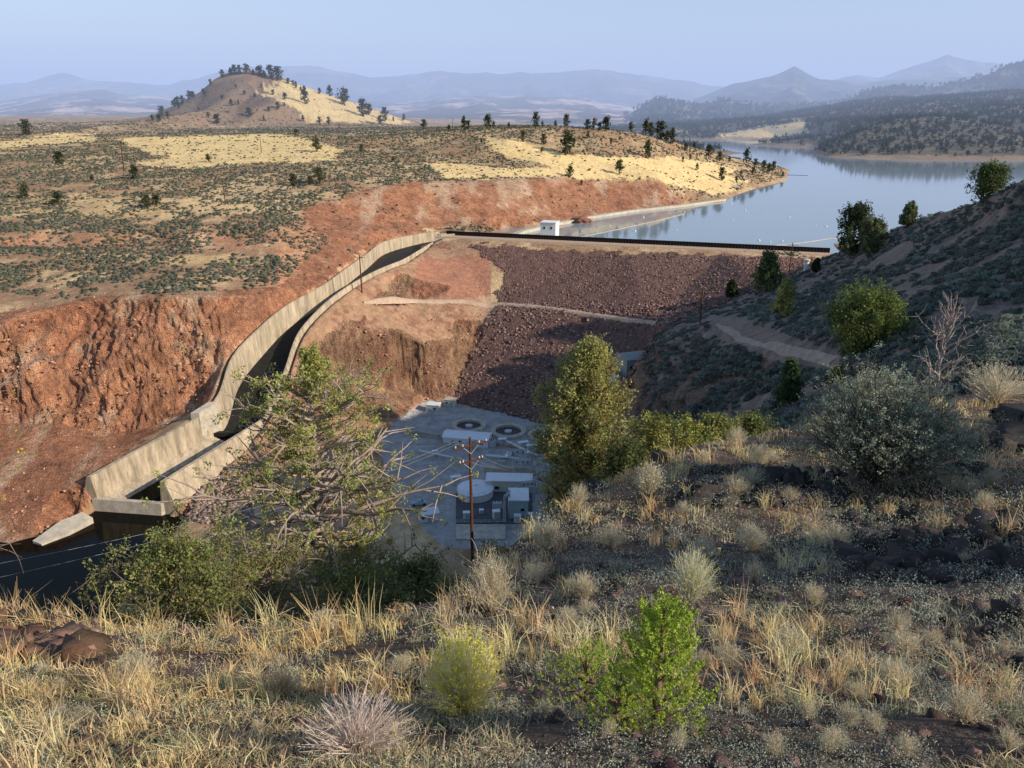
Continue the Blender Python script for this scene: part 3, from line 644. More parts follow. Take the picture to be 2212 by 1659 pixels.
p=Pz(1010,956,-46); building('long_shed','long low building with a white metal roof in front of the round tanks','building',p,-.18,17.5,7,3.2,M_white,M_roofw,'gable',((-5,1.1,2.1),(3,2.6,2.4)),((-2,1.7,1.1,.9,'f'),(6.2,1.7,1.1,.9,'f')),.4,1.1)
p=Pz(1100,1056,-46); building('long_shed','low building with a white metal roof beside the switchyard','building',p,-.04,15,5.5,4.2,M_cream,M_roofw,'flat',((0,1.0,2.1),),((-4,1.8,1.4,.9,'f'),(4,1.8,1.4,.9,'f')),.35)
p=Pz(1120,1108,-46); building('control_house','blue grey control house with a pale flat roof in the switchyard','building',p,0,6,8,6.5,M_bluegrey,M_roofw,'flat',((-.8,1,2.1),),((1.2,3.4,1.2,1,'f'),),.25)
p=Pz(925,1120,-46); building('small_shed','small white roofed shed half hidden behind the juniper','shed',(p[0],p[1],-46),.3,6,4,2.6,M_white,M_roofw,'gable',((0,1,2),),((-1.9,1.6,.8,.8,'f'),),.3,.9)
p=Pz(1362,846,-30); zz=float(H(p[0],p[1])); t=building('metal_shed','grey green metal building at the right foot of the dam','building',(p[0],p[1],zz-.5),.35,9.5,9,8,M_greengrey,M_greengrey,'gable',((0,2.4,3),),((-2.9,5,1.2,1,'f'),),.3,1.6)
p2=(p[0]-8.5,p[1]-2,zz); o=MB().tube([(0,4,0),(0,0,0),(0,-5,-.8),(0,-9,-3)],2.0,18).build('penstock_pipe',M_white,None,(p2[0],p2[1],zz+1.5),True); tag(o,'thick white pipe beside the grey green building at the dam toe','pipe')
def ring(px,py,R,label):
    p=Pz(px,py,-45.4); t=thing('round_tank',label,'tank',p,0,'round open tanks')
    MB().lathe([(R,-.5),(R,1.0),(R-.1,1.1),(R-1.9,1.1),(R-2.0,1.0),(R-2.0,.1)],56).build('rim',M_conc2,t,smooth=False)
    MB().lathe([(.01,.12),(R-2.0,.12)],48).build('pit_floor',M_pit,t)
    MB().lathe([(1.5,.13),(1.5,.75),(1.2,.85),(.01,.85)],20).build('machinery',M_steel,t)
    mb=MB()
    for a in np.linspace(0,2*math.pi,22,endpoint=False): mb.tube([((R-.3)*math.cos(a),(R-.3)*math.sin(a),1.1),((R-.3)*math.cos(a),(R-.3)*math.sin(a),2.1)],.05,4)
    mb.tube([((R-.3)*math.cos(a),(R-.3)*math.sin(a),2.1) for a in np.linspace(0,2*math.pi,41)],.05,4); mb.build('guard_rail',M_steel,t)
ring(1013,922,7.0,'round open concrete tank, leftmost of the three beyond the white roofed building')
ring(1098,934,7.2,'round open concrete tank, middle of the three, just right of the long white roof')
ring(1176,943,6.6,'round open concrete tank, rightmost of the three, partly behind the tall juniper')
p=Pz(1027,1070,-46); t=thing('storage_tank','large round white storage tank with a shallow cone roof in the switchyard','tank',p)
MB().lathe([(5.9,0),(5.9,2.6),(6.1,2.65),(6.1,2.85),(5.8,2.9)],44).build('shell',M_white,t,smooth=False)
MB().lathe([(5.8,2.9),(.8,4.0),(.8,4.4),(.01,4.4)],44).build('roof',M_roofw,t,smooth=False)
mb=MB(); [mb.tube([(6*math.cos(a),6*math.sin(a),2.8),(6*math.cos(a),6*math.sin(a),3.9)],.05,4) for a in np.linspace(0,6.28,20)]
mb.tube([(6*math.cos(a),6*math.sin(a),3.9) for a in np.linspace(0,6.283,40)],.05,4); mb.build('railing',M_steel,t)
mb=MB(); [mb.box(-.25+.5*k,-6.05,1.5,.06,.06,2.8) for k in (0,1)]; [mb.box(0,-6.05,.4+.4*k,.5,.05,.05) for k in range(6)]; mb.build('ladder',M_steel,t)
def slab(name,pts,z0,z1,mat):
    mb=MB(); P=[Pz(a,b_,z1) for a,b_ in pts]; mb.prism([(p[0],p[1],z0) for p in P],[(p[0],p[1],z1) for p in P]); o=mb.build(name,mat); o['kind']='structure'; return o
slab('upper_yard_pavement',[(872,922),(930,880),(1010,886),(1190,922),(1262,930),(1225,975),(1080,958),(900,941)],-48,-45.4,M_pad)
slab('lower_yard_pavement',[(985,1065),(1150,1060),(1150,1130),(985,1130)],-48,-45.7,M_asph)
slab('concrete_apron',[(985,1132),(1092,1132),(1092,1164),(985,1164)],-50,-45.6,M_conc2)
mb=MB(); polywall(mb,[Pz(868,930,-45),Pz(1000,948,-45),Pz(1180,972,-45)],.5,-47,-44.4,Vector((0,0,0))); o=mb.build('retaining_wall',M_conc); tag(o,'long low concrete retaining wall between the two yard levels','wall')
mb=MB(); polywall(mb,[Pz(1045,1016,-45),Pz(1150,1016,-45)],.5,-47,-43.6,Vector((0,0,0))); o=mb.build('yard_wall',M_conc2); tag(o,'pale concrete wall at the back of the switchyard','wall')
def railing(label,pts,z,h=1.1,step=2.2):
    P=[Vector(Pz(a,b_,z)) for a,b_ in pts]; t=thing('railing',label,'railing',tuple(P[0])); L=P[0]; mb=MB(); pb=[]
    for a,b_ in zip(P[:-1],P[1:]):
        n=max(1,int((b_-a).length/step))
        for i in range(n+1):
            q_=a.lerp(b_,i/n)-L; pb.append(q_)
        for hh in (h,h*.5): mb.tube([a-L+Vector((0,0,hh)),b_-L+Vector((0,0,hh))],.06,4)
    mb.build('rail',M_steel,t)
    for q_ in pb: MB().box(q_.x,q_.y,h/2,.1,.1,h).build('post',M_steel,t)
railing('thin steel railing along the front edge of the upper yard',[(872,932),(1000,950),(1180,974)],-44.4)
railing('thin steel railing around the switchyard apron',[(985,1130),(1092,1130)],-45.6)
def gantry(px,py,w,h,label,rz=0):
    p=Pz(px,py,-46); t=thing('switchyard_gantry',label,'gantry',p,rz,'steel switchyard gantries')
    for s in (-1,1):
        mb=MB()
        for a,b_ in ((-.3,-.3),(.3,-.3),(.3,.3),(-.3,.3)): mb.tube([(s*w/2+a,b_,0),(s*w/2+a*.6,b_*.6,h)],.1,4)
        for k in range(7): z=h*k/7; mb.tube([(s*w/2-.3,-.3,z),(s*w/2+.3,-.3,z+h/7)],.06,4); mb.tube([(s*w/2-.3,.3,z),(s*w/2-.3,-.3,z+h/7)],.06,4)
        mb.build('leg',M_steel,t)
    mb=MB(); [mb.box(0,y,z,w,.16,.16) for y in (-.25,.25) for z in (h-.3,h-.9)]; mb.build('beam',M_steel,t)
    for k in range(3): MB().lathe([(.12,h-1),(.22,h-1.2),(.12,h-1.4),(.22,h-1.6),(.12,h-1.8),(.01,h-1.9)],8,((k-1)*w/3.2,0)).build('insulator',M_dark,t)
gantry(1118,1016,6,8.5,'steel lattice gantry at the back of the switchyard'); gantry(1128,1044,6,9.5,'steel lattice gantry in the middle of the switchyard'); gantry(1095,1120,4,9,'tall steel lattice gantry beside the blue grey control house',1.2); gantry(1140,1085,4,8,'steel lattice gantry right of the low white roofed building',.3)
for k,(px,py) in enumerate(((1085,1008),(1140,1008),(1152,1064),(1075,1100),(1062,965))):
    p=Pz(px,py,-46); t=thing('transformer',['grey transformer at the left of the back gantry','grey transformer at the right of the back gantry','grey transformer right of the low white roofed building','grey transformer between the round white tank and the control house','grey transformer right of the long white roofed building'][k],'transformer',p)
    MB().box(0,0,1.3,2.4,1.8,2.4).build('tank',M_steel,t)
    mb=MB(); [mb.box(-1.5,-.7+.35*j,1.3,.5,.06,1.9) for j in range(5)]; [mb.box(1.5,-.7+.35*j,1.3,.5,.06,1.9) for j in range(5)]; mb.build('radiator',M_steel,t)
    for j in range(3): MB().lathe([(.1,2.5),(.18,2.7),(.1,2.9),(.18,3.1),(.08,3.4),(.01,3.45)],8,((j-1)*.7,0)).build('bushing',M_dark,t)
cab=None
for px,py,rz in ((1085,960,.2),(1130,968,.3),(1148,975,0),(1060,1035,0),(985,1045,.3),(1072,1120,.2),(940,985,.3),(1010,1120,0),(1040,1110,.2),(1142,1120,0),(1118,1128,0),(1062,1060,.1),(1140,990,.2)):
    p=Pz(px,py,-46)
    if cab is None:
        cab=thing('equipment_cabinet','x','cabinet',p,rz); MB().box(0,0,.15,1.9,1.3,.3).build('plinth',M_conc2,cab); MB().box(0,0,1.1,1.7,1.1,1.6).build('casing',M_white,cab); MB().box(0,0,1.95,1.9,1.3,.1).build('lid',M_roofw,cab); MB().box(.1,-.58,1.1,1.2,.05,1.3).build('door',M_bluegrey,cab); c=cab
    else: c=copy_tree(cab)
    c.location=p; c.rotation_euler=(0,0,rz); s=random.uniform(.8,1.5); c.scale=(s*random.uniform(.8,1.6),s,s); tag(c,'small white and grey equipment cabinet standing in the power plant yard','cabinet','equipment cabinets in the yard')
for k,(a_,b_,r_) in enumerate((((1078,948),(1160,985),.45),((1050,985),(1120,992),.35),((905,975),(980,990),.3))):
    A0=Vector(Pz(*a_,-45)); B0=Vector(Pz(*b_,-45)); o=MB().tube([Vector((0,0,-1)),Vector((0,0,.4)),(B0-A0)+Vector((0,0,.4)),(B0-A0)+Vector((0,0,-1))],r_,10).build('yard_pipe',M_white,None,tuple(A0),True); tag(o,['thick white pipe running in front of the round tanks','white pipe across the middle of the yard','thin white pipe at the left of the yard'][k],'pipe')
def pickup(px,py,rz,mat,label):
    p=Pz(px,py,-46+.3); t=thing('parked_truck',label,'truck',p,rz)
    MB().prism([(-2.7,-.95,.45),(2.7,-.95,.45),(2.7,.95,.45),(-2.7,.95,.45)],[(-2.65,-.9,1.05),(2.6,-.9,1.0),(2.6,.9,1.0),(-2.65,.9,1.05)]).build('body',mat,t)
    MB().prism([(-.6,-.85,1.04),(1.4,-.85,1.04),(1.4,.85,1.04),(-.6,.85,1.04)],[(-.4,-.7,1.8),(.8,-.7,1.8),(.8,.7,1.8),(-.4,.7,1.8)]).build('cab',mat,t)
    MB().prism([(.95,-.72,1.15),(1.42,-.78,1.1),(1.42,.78,1.1),(.95,.72,1.15)],[(.86,-.62,1.7),(.9,-.62,1.7),(.9,.62,1.7),(.86,.62,1.7)]).build('windscreen',M_glass,t)
    for x in (-1.7,1.7):
        for y in (-.92,.92): MB().tube([(x,y-.12,.4),(x,y+.12,.4)],.4,14).build('wheel',M_dark,t)
pickup(1100,985,1.2,M_white,'white pickup parked below the middle round tank'); pickup(905,1090,.2,M_bluegrey,'blue grey pickup parked behind the left juniper')
h0=hit(1740,588); t=thing('marker_post','short white cylindrical post at the right end of the dam crest','post',tuple(h0))
MB().lathe([(.95,0),(.95,4.6),(.01,4.6)],18).build('shaft',M_white,t,smooth=False); MB().lathe([(1.25,4.6),(1.25,5.2),(.01,5.5)],18).build('cap',M_cream,t)
for k,(a,b_) in enumerate((((1545,372),(1745,379)),((1620,535),(1790,516)),((1790,516),(1960,500)),((1215,520),(1480,462)))):
    A0=Vector(Pz(*a,.1)); B0=Vector(Pz(*b_,.1)); mid=A0.lerp(B0,.5)+Vector((0,-6,0)); mb=MB()
    pts=[(A0*(1-t)**2+mid*2*t*(1-t)+B0*t*t)-A0 for t in np.linspace(0,1,24)]; mb.tube(pts,.3 if k in (1,2) else .2,5)
    o=mb.build('float_boom',M_conc2 if k>0 else M_dark,None,tuple(A0)); tag(o,['thin dark log boom reaching from the headland across the lake','pale floating boom just behind the right of the dam crest','pale floating boom leading toward the right hillside','pale floating boom right of the white intake tower'][k],'boom')
bm0=MB().lathe([(.01,-.3),(.7,-.2),(.85,.2),(.6,.7),(.2,.9),(.01,1.2)],10); b0=None
for px,py in ((1290,502),(1372,500),(1462,497),(1318,488),(1390,470),(1580,440),(1583,475),(1640,520),(1664,523),(1690,521),(1762,488),(1785,490),(1820,470),(1705,470),(1610,455),(1740,378)):
    if b0 is None: b0=bm0.build('buoy',M_white); o=b0
    else: o=b0.copy(); COL.objects.link(o)
    o.location=Pz(px,py,0); s=.45+.4*random.random(); o.scale=(s,s,s); tag(o,'small white buoy floating on the reservoir','buoy','white buoys on the reservoir')
def rockmesh(R,n=3,col=(.2,.12,.09),flat=.6,seed=0):
    import bmesh
    bm=bmesh.new(); bmesh.ops.create_icosphere(bm,subdivisions=n,radius=1); V=np.array([v.co[:] for v in bm.verts]); fs=np.array([[v.index for v in f.verts] for f in bm.faces]); bm.free()
    d=1+.4*fbm(V[:,0]*1.3+seed,V[:,1]*1.3+V[:,2]*1.7,2)+.55*(ridged(V[:,0]*2.2+seed+V[:,1],V[:,2]*2.2+V[:,1]*2,5)-.6)
    V=V*d[:,None]
    for k in range(7):
        nn=RNG.normal(size=3); nn/=np.linalg.norm(nn); s=V@nn; V=V-np.maximum(s-.66,0)[:,None]*nn
    V=V*np.array([R,R*.8,R*flat]); return V,fs,varc(col,len(V),.15,.03)
V,f_,c_=rockmesh(9,4,(.26,.13,.09),.42,3); o=link('rock_islet',mesh_np('rock_islet',V,f_,M_rockA,c_),None,Pz(1252,478,.5)); tag(o,'low reddish rock islet in the water beside the shore walkway','rock')
# ------------------------------------------------------------------ utility poles
def pole(h,arms=1,name='utility_pole',th=1.0):
    t=thing(name,'x','utility pole'); MB().tube([(0,0,-1),(0,0,h*.5),(0,0,h)],[.19*th,.16*th,.12*th],8).build('post',M_polew,t)
    for k in range(arms):
        z=h-.7-1.5*k; MB().box(0,-.16,z,3.2-k*.8,.10,.12).build('crossarm',M_polew,t)
        mb=MB().tube([(-.8,-.16,z),(0,-.16,z-.8)],.025,4); mb.tube([(.8,-.16,z),(0,-.16,z-.8)],.025,4); mb.build('brace',M_steel,t)
        for x in (-1.5+k*.4,-.8,.8,1.5-k*.4): MB().lathe([(.03,z+.07),(.08,z+.13),(.05,z+.2),(.08,z+.25),(.01,z+.3)],8,(x,-.16)).build('insulator',M_cream,t)
    return t
pA=pole(14.5,2,th=.9); ptop=Py(1015,945,60); pA.location=(ptop[0],60,ptop[2]-14.5); pA.rotation_euler=(0,0,.55)
pA['label']='tall brown utility pole with two crossarms beside the power plant, nearest to the viewer'
pB=pole(11,1); first=True
for px,py,hp,lab in ((1512,695,88,'utility pole standing on the spur where the dirt track begins'),(1704,592,66,'utility pole in front of the right end of the dam crest'),(782,632,80,'utility pole beside the upper spillway channel'),(487,442,50,'utility pole alone on the brown terrace above the red cliff'),(268,368,60,'leaning utility pole in the sagebrush, left one of a close pair'),(295,375,42,'utility pole in the sagebrush, right one of a close pair'),(245,342,22,'short utility pole farthest left in the sagebrush'),(565,330,32,'utility pole in the pale yellow grass patch'),(978,280,22,'small distant utility pole on the skyline between the hills')):
    h0=hit(px,py); dep=h0.y*cP+(HC-h0.z)*sP; hh=hp/F*dep/math.cos(.2)
    t=pB if first else copy_tree(pB); first=False
    t.location=h0; s=hh/11; t.scale=(s*1.2,s*1.2,s); t['label']=lab; t.rotation_euler=(0,.05 if 'leaning' in lab else 0,random.uniform(-.5,.5))
def wire(a,b_,sag,label,r=.03,g=None):
    a=Vector(a);b_=Vector(b_); mb=MB(); mb.tube([a.lerp(b_,t)-a-Vector((0,0,sag*4*t*(1-t))) for t in np.linspace(0,1,28)],r,4); o=mb.build('power_line',M_wire,None,tuple(a)); tag(o,label,'wire',g)
pl=Vector(pA.location)
for k,(x,y0) in enumerate(((-1.3,1185),(-.7,1222))):
    wire(pl+Vector((x,0,14.1)),Py(-260,y0+80,22),1.0,'thin power line sagging from the near pole toward the lower left',.009,'power lines to the lower left')
for k,(x,q_) in enumerate(((-1.3,(1112,1000)),(.0,(1125,1004)),(1.3,(1140,1000)))):
    wire(pl+Vector((x*.9,0,12.6)),Vector(Pz(*q_,-38)),1.5,'thin power line from the near pole down to the switchyard',.018,'power lines to the switchyard')
for k in range(3): wire(pl+Vector((-1+k,0,14)),Vector(Py(500-40*k,905,230)),3,'thin power line from the near pole across to the far bank',.022,'power lines to the far bank')
# ------------------------------------------------------------------ trees
def tubes_np(paths,k=5):
    V=[];Fc=[];n=0
    for P,R in paths:
        P=np.asarray(P,float); m=len(P); d=np.gradient(P,axis=0); d/=np.linalg.norm(d,axis=1)[:,None]+1e-9
        ref=np.where(np.abs(d[:,2:3])<.9,np.array([[0,0,1.]]),np.array([[1.,0,0]])); a=np.cross(d,ref); a/=np.linalg.norm(a,axis=1)[:,None]+1e-9; b_=np.cross(d,a)
        t=np.arange(k)*2*math.pi/k; V.append((P[:,None,:]+(a[:,None,:]*np.cos(t)[None,:,None]+b_[:,None,:]*np.sin(t)[None,:,None])*np.asarray(R)[:,None,None]).reshape(-1,3))
        i=np.arange(m-1)[:,None]*k; j=np.arange(k)[None,:]; j2=(j+1)%k
        Fc.append((np.stack([i+j,i+k+j,i+k+j2,i+j2],-1)+n).reshape(-1,4)); n+=m*k
    return np.concatenate(V),np.concatenate(Fc)
def env_con(t): return max(.05,(1-t)**.75)*(.75+.25*min(1,t*5))
def env_oval(t): return math.sqrt(max(0.03,1-(2*t-.95)**2))
def env_open(t): return .35+.75*math.sin(math.pi*min(1,.15+.85*t))**.8 if t<.97 else .3
def tree_geo(h,rad,env,nl,cpl,lpc,leaf,tr,lc,wc=(.18,.13,.10),t0=.1,up=.35,cr=None,bare=0.0,twigs=0,bend=.05,k=6,lv=.3,sq=1.0,cup=1.15):
    paths=[]; m=8; tp=np.zeros((m,3)); tp[:,2]=np.linspace(0,h*.97,m); bx,by=random.uniform(-bend,bend)*h,random.uniform(-bend,bend)*h
    s=np.linspace(0,1,m); tp[:,0]=bx*np.sin(s*3)+.01*h*RNG.normal(size=m)*(s>0); tp[:,1]=by*np.sin(s*2.6)
    paths.append((tp,tr*(1-s*.93)*(1+.6*np.exp(-s*14)))); cent=[];crr=[]; cr=cr or rad*.2
    for i in range(nl):
        t=t0+(1-t0)*((i+random.random())/nl)**.9; az=i*2.4+random.uniform(-.5,.5); Ln=rad*env((t-t0)/(1-t0))*random.uniform(.7,1.15)
        b0=np.array([np.interp(t,s,tp[:,0]),np.interp(t,s,tp[:,1]),t*h*.97]); el=up*random.uniform(.3,1.6)+.5*t
        d=np.array([math.cos(az)*math.cos(el),math.sin(az)*math.cos(el),math.sin(el)*sq]); mm=5; ss=np.linspace(0,1,mm)
        P=b0+d*Ln*ss[:,None]; P[:,2]+=Ln*.12*ss**2*random.uniform(-1,1.5)*sq; P+=RNG.normal(size=(mm,3))*Ln*.03*(ss>0)[:,None]
        r0=min(tr*.5,max(tr*.12,.028*Ln+.006)); paths.append((P,r0*(1-.8*ss)))
        isb=random.random()<bare
        for w in range(twigs):
            q=random.uniform(.25,1); st=np.array([np.interp(q,ss,P[:,c]) for c in range(3)]); dv=d+RNG.normal(size=3)*.7; dv/=np.linalg.norm(dv); tl=Ln*random.uniform(.15,.45)
            pp=np.stack([st,st+dv*tl*.5+RNG.normal(size=3)*tl*.06,st+dv*tl]); paths.append((pp,np.array([r0*.3,r0*.2,r0*.07])))
            if not isb and random.random()<.75: cent.append(pp[2]);crr.append(cr*.7)
        if isb: continue
        for c in range(cpl):
            q=random.uniform(.35,1.05); st=np.array([np.interp(q,ss,P[:,e]) for e in range(3)]); cent.append(st+RNG.normal(size=3)*cr*.6); crr.append(cr*random.uniform(.6,1.2))
    wv,wf=tubes_np(paths,k)
    wood=(wv,wf,varc(wc,len(wv),.2,.03))
    if not cent: return wood,None
    cent=np.array(cent);crr=np.array(crr); N=len(cent); g=RNG.normal(size=(N,lpc,3)); g/=np.linalg.norm(g,axis=2)[...,None]; g*=(RNG.random((N,lpc,1))**.5)
    L=cent[:,None,:]+g*crr[:,None,None]*np.array([1,1,cup]); cc=varc(lc,N,lv,.06); cl_=np.repeat(cc[:,None,:],lpc,1)*(1+.25*(RNG.random((N,lpc,1))-.5))
    lv_=tris(L.reshape(-1,3),np.full(N*lpc,leaf),cl_.reshape(-1,3)); return wood,lv_
def put_tree(name,label,cat,loc,geo,rz=0,group=None):
    w,l=geo
    t=thing(name,label,cat,loc,rz,group); link('trunk',mesh_np('trunk',w[0],w[1],M_wood,w[2],True),t)
    if l: link('crown',mesh_np('crown',l[0],l[1],M_leaf,l[2]),t)
    return t
def base_at(px,Y):
    d=Py(px,900,Y); x=d[0]
    for _ in range(6): z=float(H(x,Y)); dep=Y*cP+(HC-z)*sP; x=(px-CX)/F*dep
    return Vector((x,Y,z))
def top_h(px,py,b): return Py(px,py,b.y)[2]-b.z
JUN=(.10,.125,.045); DRK=(.055,.08,.035)
b1=base_at(1262,38); h1=top_h(1275,735,b1)
put_tree('juniper_tree','tall dense olive green juniper in the middle, right of the power plant','tree',b1-Vector((0,0,.3)),tree_geo(h1*.99,3.3,lambda t:(.98 if t<.4 else .98*(1-(t-.4)/.6)**.58+.03)*(.88+.16*math.sin(t*26)),190,13,30,.078,.28,(.36,.34,.125),t0=.03,up=.4,cr=.36,twigs=2,lv=.42,cup=1.7))
b2=base_at(730,22); h2=top_h(715,715,b2)
put_tree('juniper_tree','large sparse juniper with many bare twigs, in front of the spillway and yard','tree',b2-Vector((0,0,.3)),tree_geo(h2,3.45,lambda t:(.8+.3*math.sin(t*17))*(1.0 if t<.66 else max(.12,1.0-2.9*(t-.66))),170,5,24,.05,.22,(.36,.365,.115),wc=(.36,.29,.24),t0=.1,up=.06,cr=.22,bare=.25,twigs=9,bend=.05,lv=.5))
b3=base_at(400,14)
put_tree('leafy_bush','broad dark green bush below the spillway outlet','bush',b3,tree_geo(top_h(400,1150,b3)*.8,1.8,env_oval,80,6,24,.038,.07,(.24,.26,.085),t0=.02,up=.25,cr=.22,twigs=8,bare=.1,lv=.55,sq=.6))
b3=base_at(575,16); put_tree('leafy_bush','tangled brownish bush at the foot of the sparse juniper','bush',b3,tree_geo(top_h(560,1180,b3)*.8,1.9,env_oval,70,5,22,.04,.06,(.28,.26,.10),wc=(.32,.25,.19),t0=.02,up=.3,cr=.22,twigs=9,bare=.35,lv=.5,sq=.6))
b3=base_at(790,18); put_tree('leafy_bush','green bush below the right side of the sparse juniper','bush',b3,tree_geo(top_h(790,1200,b3)*.7,1.7,env_oval,50,6,24,.045,.06,(.23,.25,.085),t0=.02,up=.3,cr=.24,twigs=6,bare=.2,lv=.5,sq=.6))
b3=base_at(905,22); put_tree('leafy_bush','dark green bush just left of the near utility pole','bush',b3,tree_geo(top_h(905,1190,b3)*.7,1.6,env_oval,46,6,22,.055,.06,(.19,.22,.08),t0=.02,up=.3,cr=.28,twigs=3,lv=.5,sq=.7))
b3=base_at(1070,34); put_tree('leafy_bush','low dark bush at the foot of the near utility pole','bush',b3,tree_geo(max(1.0,top_h(1060,1170,b3)*.7),1.5,env_oval,30,6,20,.08,.06,(.15,.18,.065),t0=.02,up=.3,cr=.3,twigs=2,lv=.4,sq=.6))
for k,(px,Y,py,rw,lab) in enumerate(((1410,34,880,1.7,'yellow green bush right of the tall juniper'),(1475,36,895,1.5,'yellow green bush, middle of the row behind the grassy brow'),(1540,38,888,1.5,'olive bush in the row behind the grassy brow'),(1610,40,890,1.7,'dark olive bush at the right end of the row behind the brow'),(1350,30,950,1.2,'dark low bush tucked against the tall juniper'))):
    b3=base_at(px,Y); put_tree('leafy_bush',lab,'bush',b3,tree_geo(max(.8,top_h(px,py,b3)*.85),rw,env_oval,40,7,22,.08,.07,((.34,.34,.10),(.32,.32,.09),(.25,.26,.09),(.17,.19,.065),(.12,.14,.05))[k],t0=.02,up=.2,cr=.34,twigs=2,lv=.5,sq=.5))
MID=[(1838,552,112,38,'dark round juniper at the right end of the dam crest',DRK,env_oval),(1882,552,80,26,'lighter leafy tree leaning beside the dark round juniper',(.16,.18,.09),env_oval),(1960,490,52,20,'slender airy tree on the ridge before the lake',(.18,.2,.10),env_con),(2128,418,68,40,'round green juniper on top of the right ridge',(.10,.13,.05),env_oval),
 (1652,632,92,34,'pointed green juniper in front of the dam crest',(.13,.17,.07),env_con),(1690,684,84,26,'yellow green leaning tree below the pointed juniper',(.40,.39,.14),env_con),(1578,642,38,14,'small dark tree on the edge of the dam face',DRK,env_con),(1697,885,122,32,'dark upright juniper behind the grassy brow',(.07,.12,.05),env_con),(1762,588,30,10,'small green shrub tree beside the white post',DRK,env_con),(1805,825,40,14,'small yellow green tree beside the dirt track',(.32,.32,.10),env_con)]
for px,py,hp,wp,lab,c_,en in MID:
    h0=hit(px,py,400); dep=h0.y*cP+(HC-h0.z)*sP; hh=hp/F*dep*.92; rr=wp/F*dep
    put_tree('juniper_tree',lab,'tree',h0,tree_geo(hh,rr*1.05,en,46,7,18,dep*.0017,hh*.03,c_,t0=.06,up=.3,cr=rr*.23,twigs=1,lv=.5,sq=.8,cup=1.3))
h0=hit(1868,765); dep=h0.y*cP+(HC-h0.z)*sP
put_tree('oak_tree','broad rounded green oak on the shaded right hillside','tree',h0,tree_geo(124/F*dep,92/F*dep,env_oval,84,9,22,dep*.0018,.16,(.15,.19,.055),t0=.03,up=.15,cr=14/F*dep,twigs=1,lv=.6,sq=.7))
b3=base_at(2005,30); put_tree('bare_tree','leafless grey dead tree with upswept twigs at the right','tree',b3,tree_geo(top_h(2020,650,b3)*.95,1.7,env_open,34,0,0,.1,.09,JUN,wc=(.36,.30,.28),t0=.12,up=.8,bare=1,twigs=9))
b3=base_at(-70,7); put_tree('bare_tree','leafless twiggy branches reaching in from the left edge','tree',b3,tree_geo(max(3.5,top_h(20,660,b3)),1.35,env_open,34,1,6,.018,.03,(.70,.55,.05),wc=(.24,.18,.15),t0=.2,up=.4,bare=.7,twigs=9,cr=.07))
for k,(x,y,hh) in enumerate(((15,2.6,4.0),(21,6.0,4.5),(26,9,5))):  # unseen junipers added uphill for the shade they throw on the near slope
    put_tree('juniper_tree','unseen juniper added on the uphill side to the right, shading the near slope','tree',(x,y,float(H(x,y))),tree_geo(hh,1.7,env_oval,60,7,20,.10,.2,JUN,t0=.05,up=.4,cr=.4,twigs=1),0,'unseen added junipers on the right')
LOW=[tree_geo(1,.33,en,16,3,7,.075,.035,c_,t0=.08,up=.5,cr=.13,k=3,lv=.4) for en,c_ in ((env_con,(.065,.08,.04)),(env_oval,(.07,.085,.04)),(env_con,(.085,.10,.05)),(env_oval,(.10,.11,.06)),(env_con,(.055,.07,.035)))]
LOWM=[]
for g_ in LOW:
    v,f,c=merge([g_[0],g_[1]]); LOWM.append(mesh_np('juniper_tree',v,f,M_leaf,c))
def far_tree(px,py,hp,label,group,wide=1.0,ymax=2000):
    for k in range(14):
        a,b_,c,n=hits(px,py)
        if not n[0] and b_[0]<ymax: break
        py+=1.5
    h0=Vector((a[0],b_[0],c[0])); dep=h0.y*cP+(HC-h0.z)*sP; s=hp/F*dep*random.uniform(.8,1.2); o=link('juniper_tree',random.choice(LOWM),None,h0-Vector((0,0,.03*s))); o.scale=(s*wide*random.uniform(.9,1.4),s*wide*random.uniform(.9,1.4),s); o.rotation_euler=(0,0,random.random()*6); tag(o,label,'tree',group)
for px,py,hp in ((480,170,16),(498,166,13),(508,165,20),(518,163,17),(533,163,22),(548,165,12),(562,167,20),(572,170,15),(585,173,22),(602,177,22),(622,185,12),(633,188,10)): far_tree(px,py-3,hp,'small dark juniper in the row on top of the cone shaped hill','junipers on the hilltop',1.2)
for px,py,hp in ((640,192,12),(650,197,11),(690,203,14),(713,207,24),(660,224,30),(745,228,34),(785,252,44),(797,248,22),(822,270,22),(832,262,22),(742,215,12),(872,262,12),(655,262,12),(690,270,16),(710,272,20),(850,262,10),(565,190,8)): far_tree(px,py,hp,'dark juniper on the sunlit right flank of the cone shaped hill','junipers on the right flank of the hill')
for px,py,hp in ((410,215,16),(418,212,12),(385,235,24),(376,232,18),(350,252,18),(362,256,16),(345,262,14),(440,205,10),(540,252,20),(470,268,20),(500,228,12),(515,226,10),(615,215,12),(580,240,10),(430,240,8),(330,262,12),(395,225,14),(528,205,10),(600,235,12),(615,230,10),(455,185,10),(510,190,9),(550,210,9),(480,215,9),(590,205,9),(450,255,12),(570,262,10)): far_tree(px,py,hp,'dark juniper on the brown left flank of the cone shaped hill','junipers on the left flank of the hill',1.1)
for px,py,hp in ((915,280,20),(1003,282,26),(1012,280,16),(1055,277,24),(1066,275,16),(1158,275,26),(1172,274,14),(1222,276,24),(1200,275,12),(1270,279,18),(1282,280,22),(1310,284,32),(1296,282,16),(1362,286,26),(1395,290,34),(1405,292,26),(1426,300,34),(1453,310,34),(1440,306,20),(970,282,10),(1100,277,10)): far_tree(px,py,hp,'dark juniper on the skyline of the terrace before the lake','junipers on the terrace skyline',1,1000)
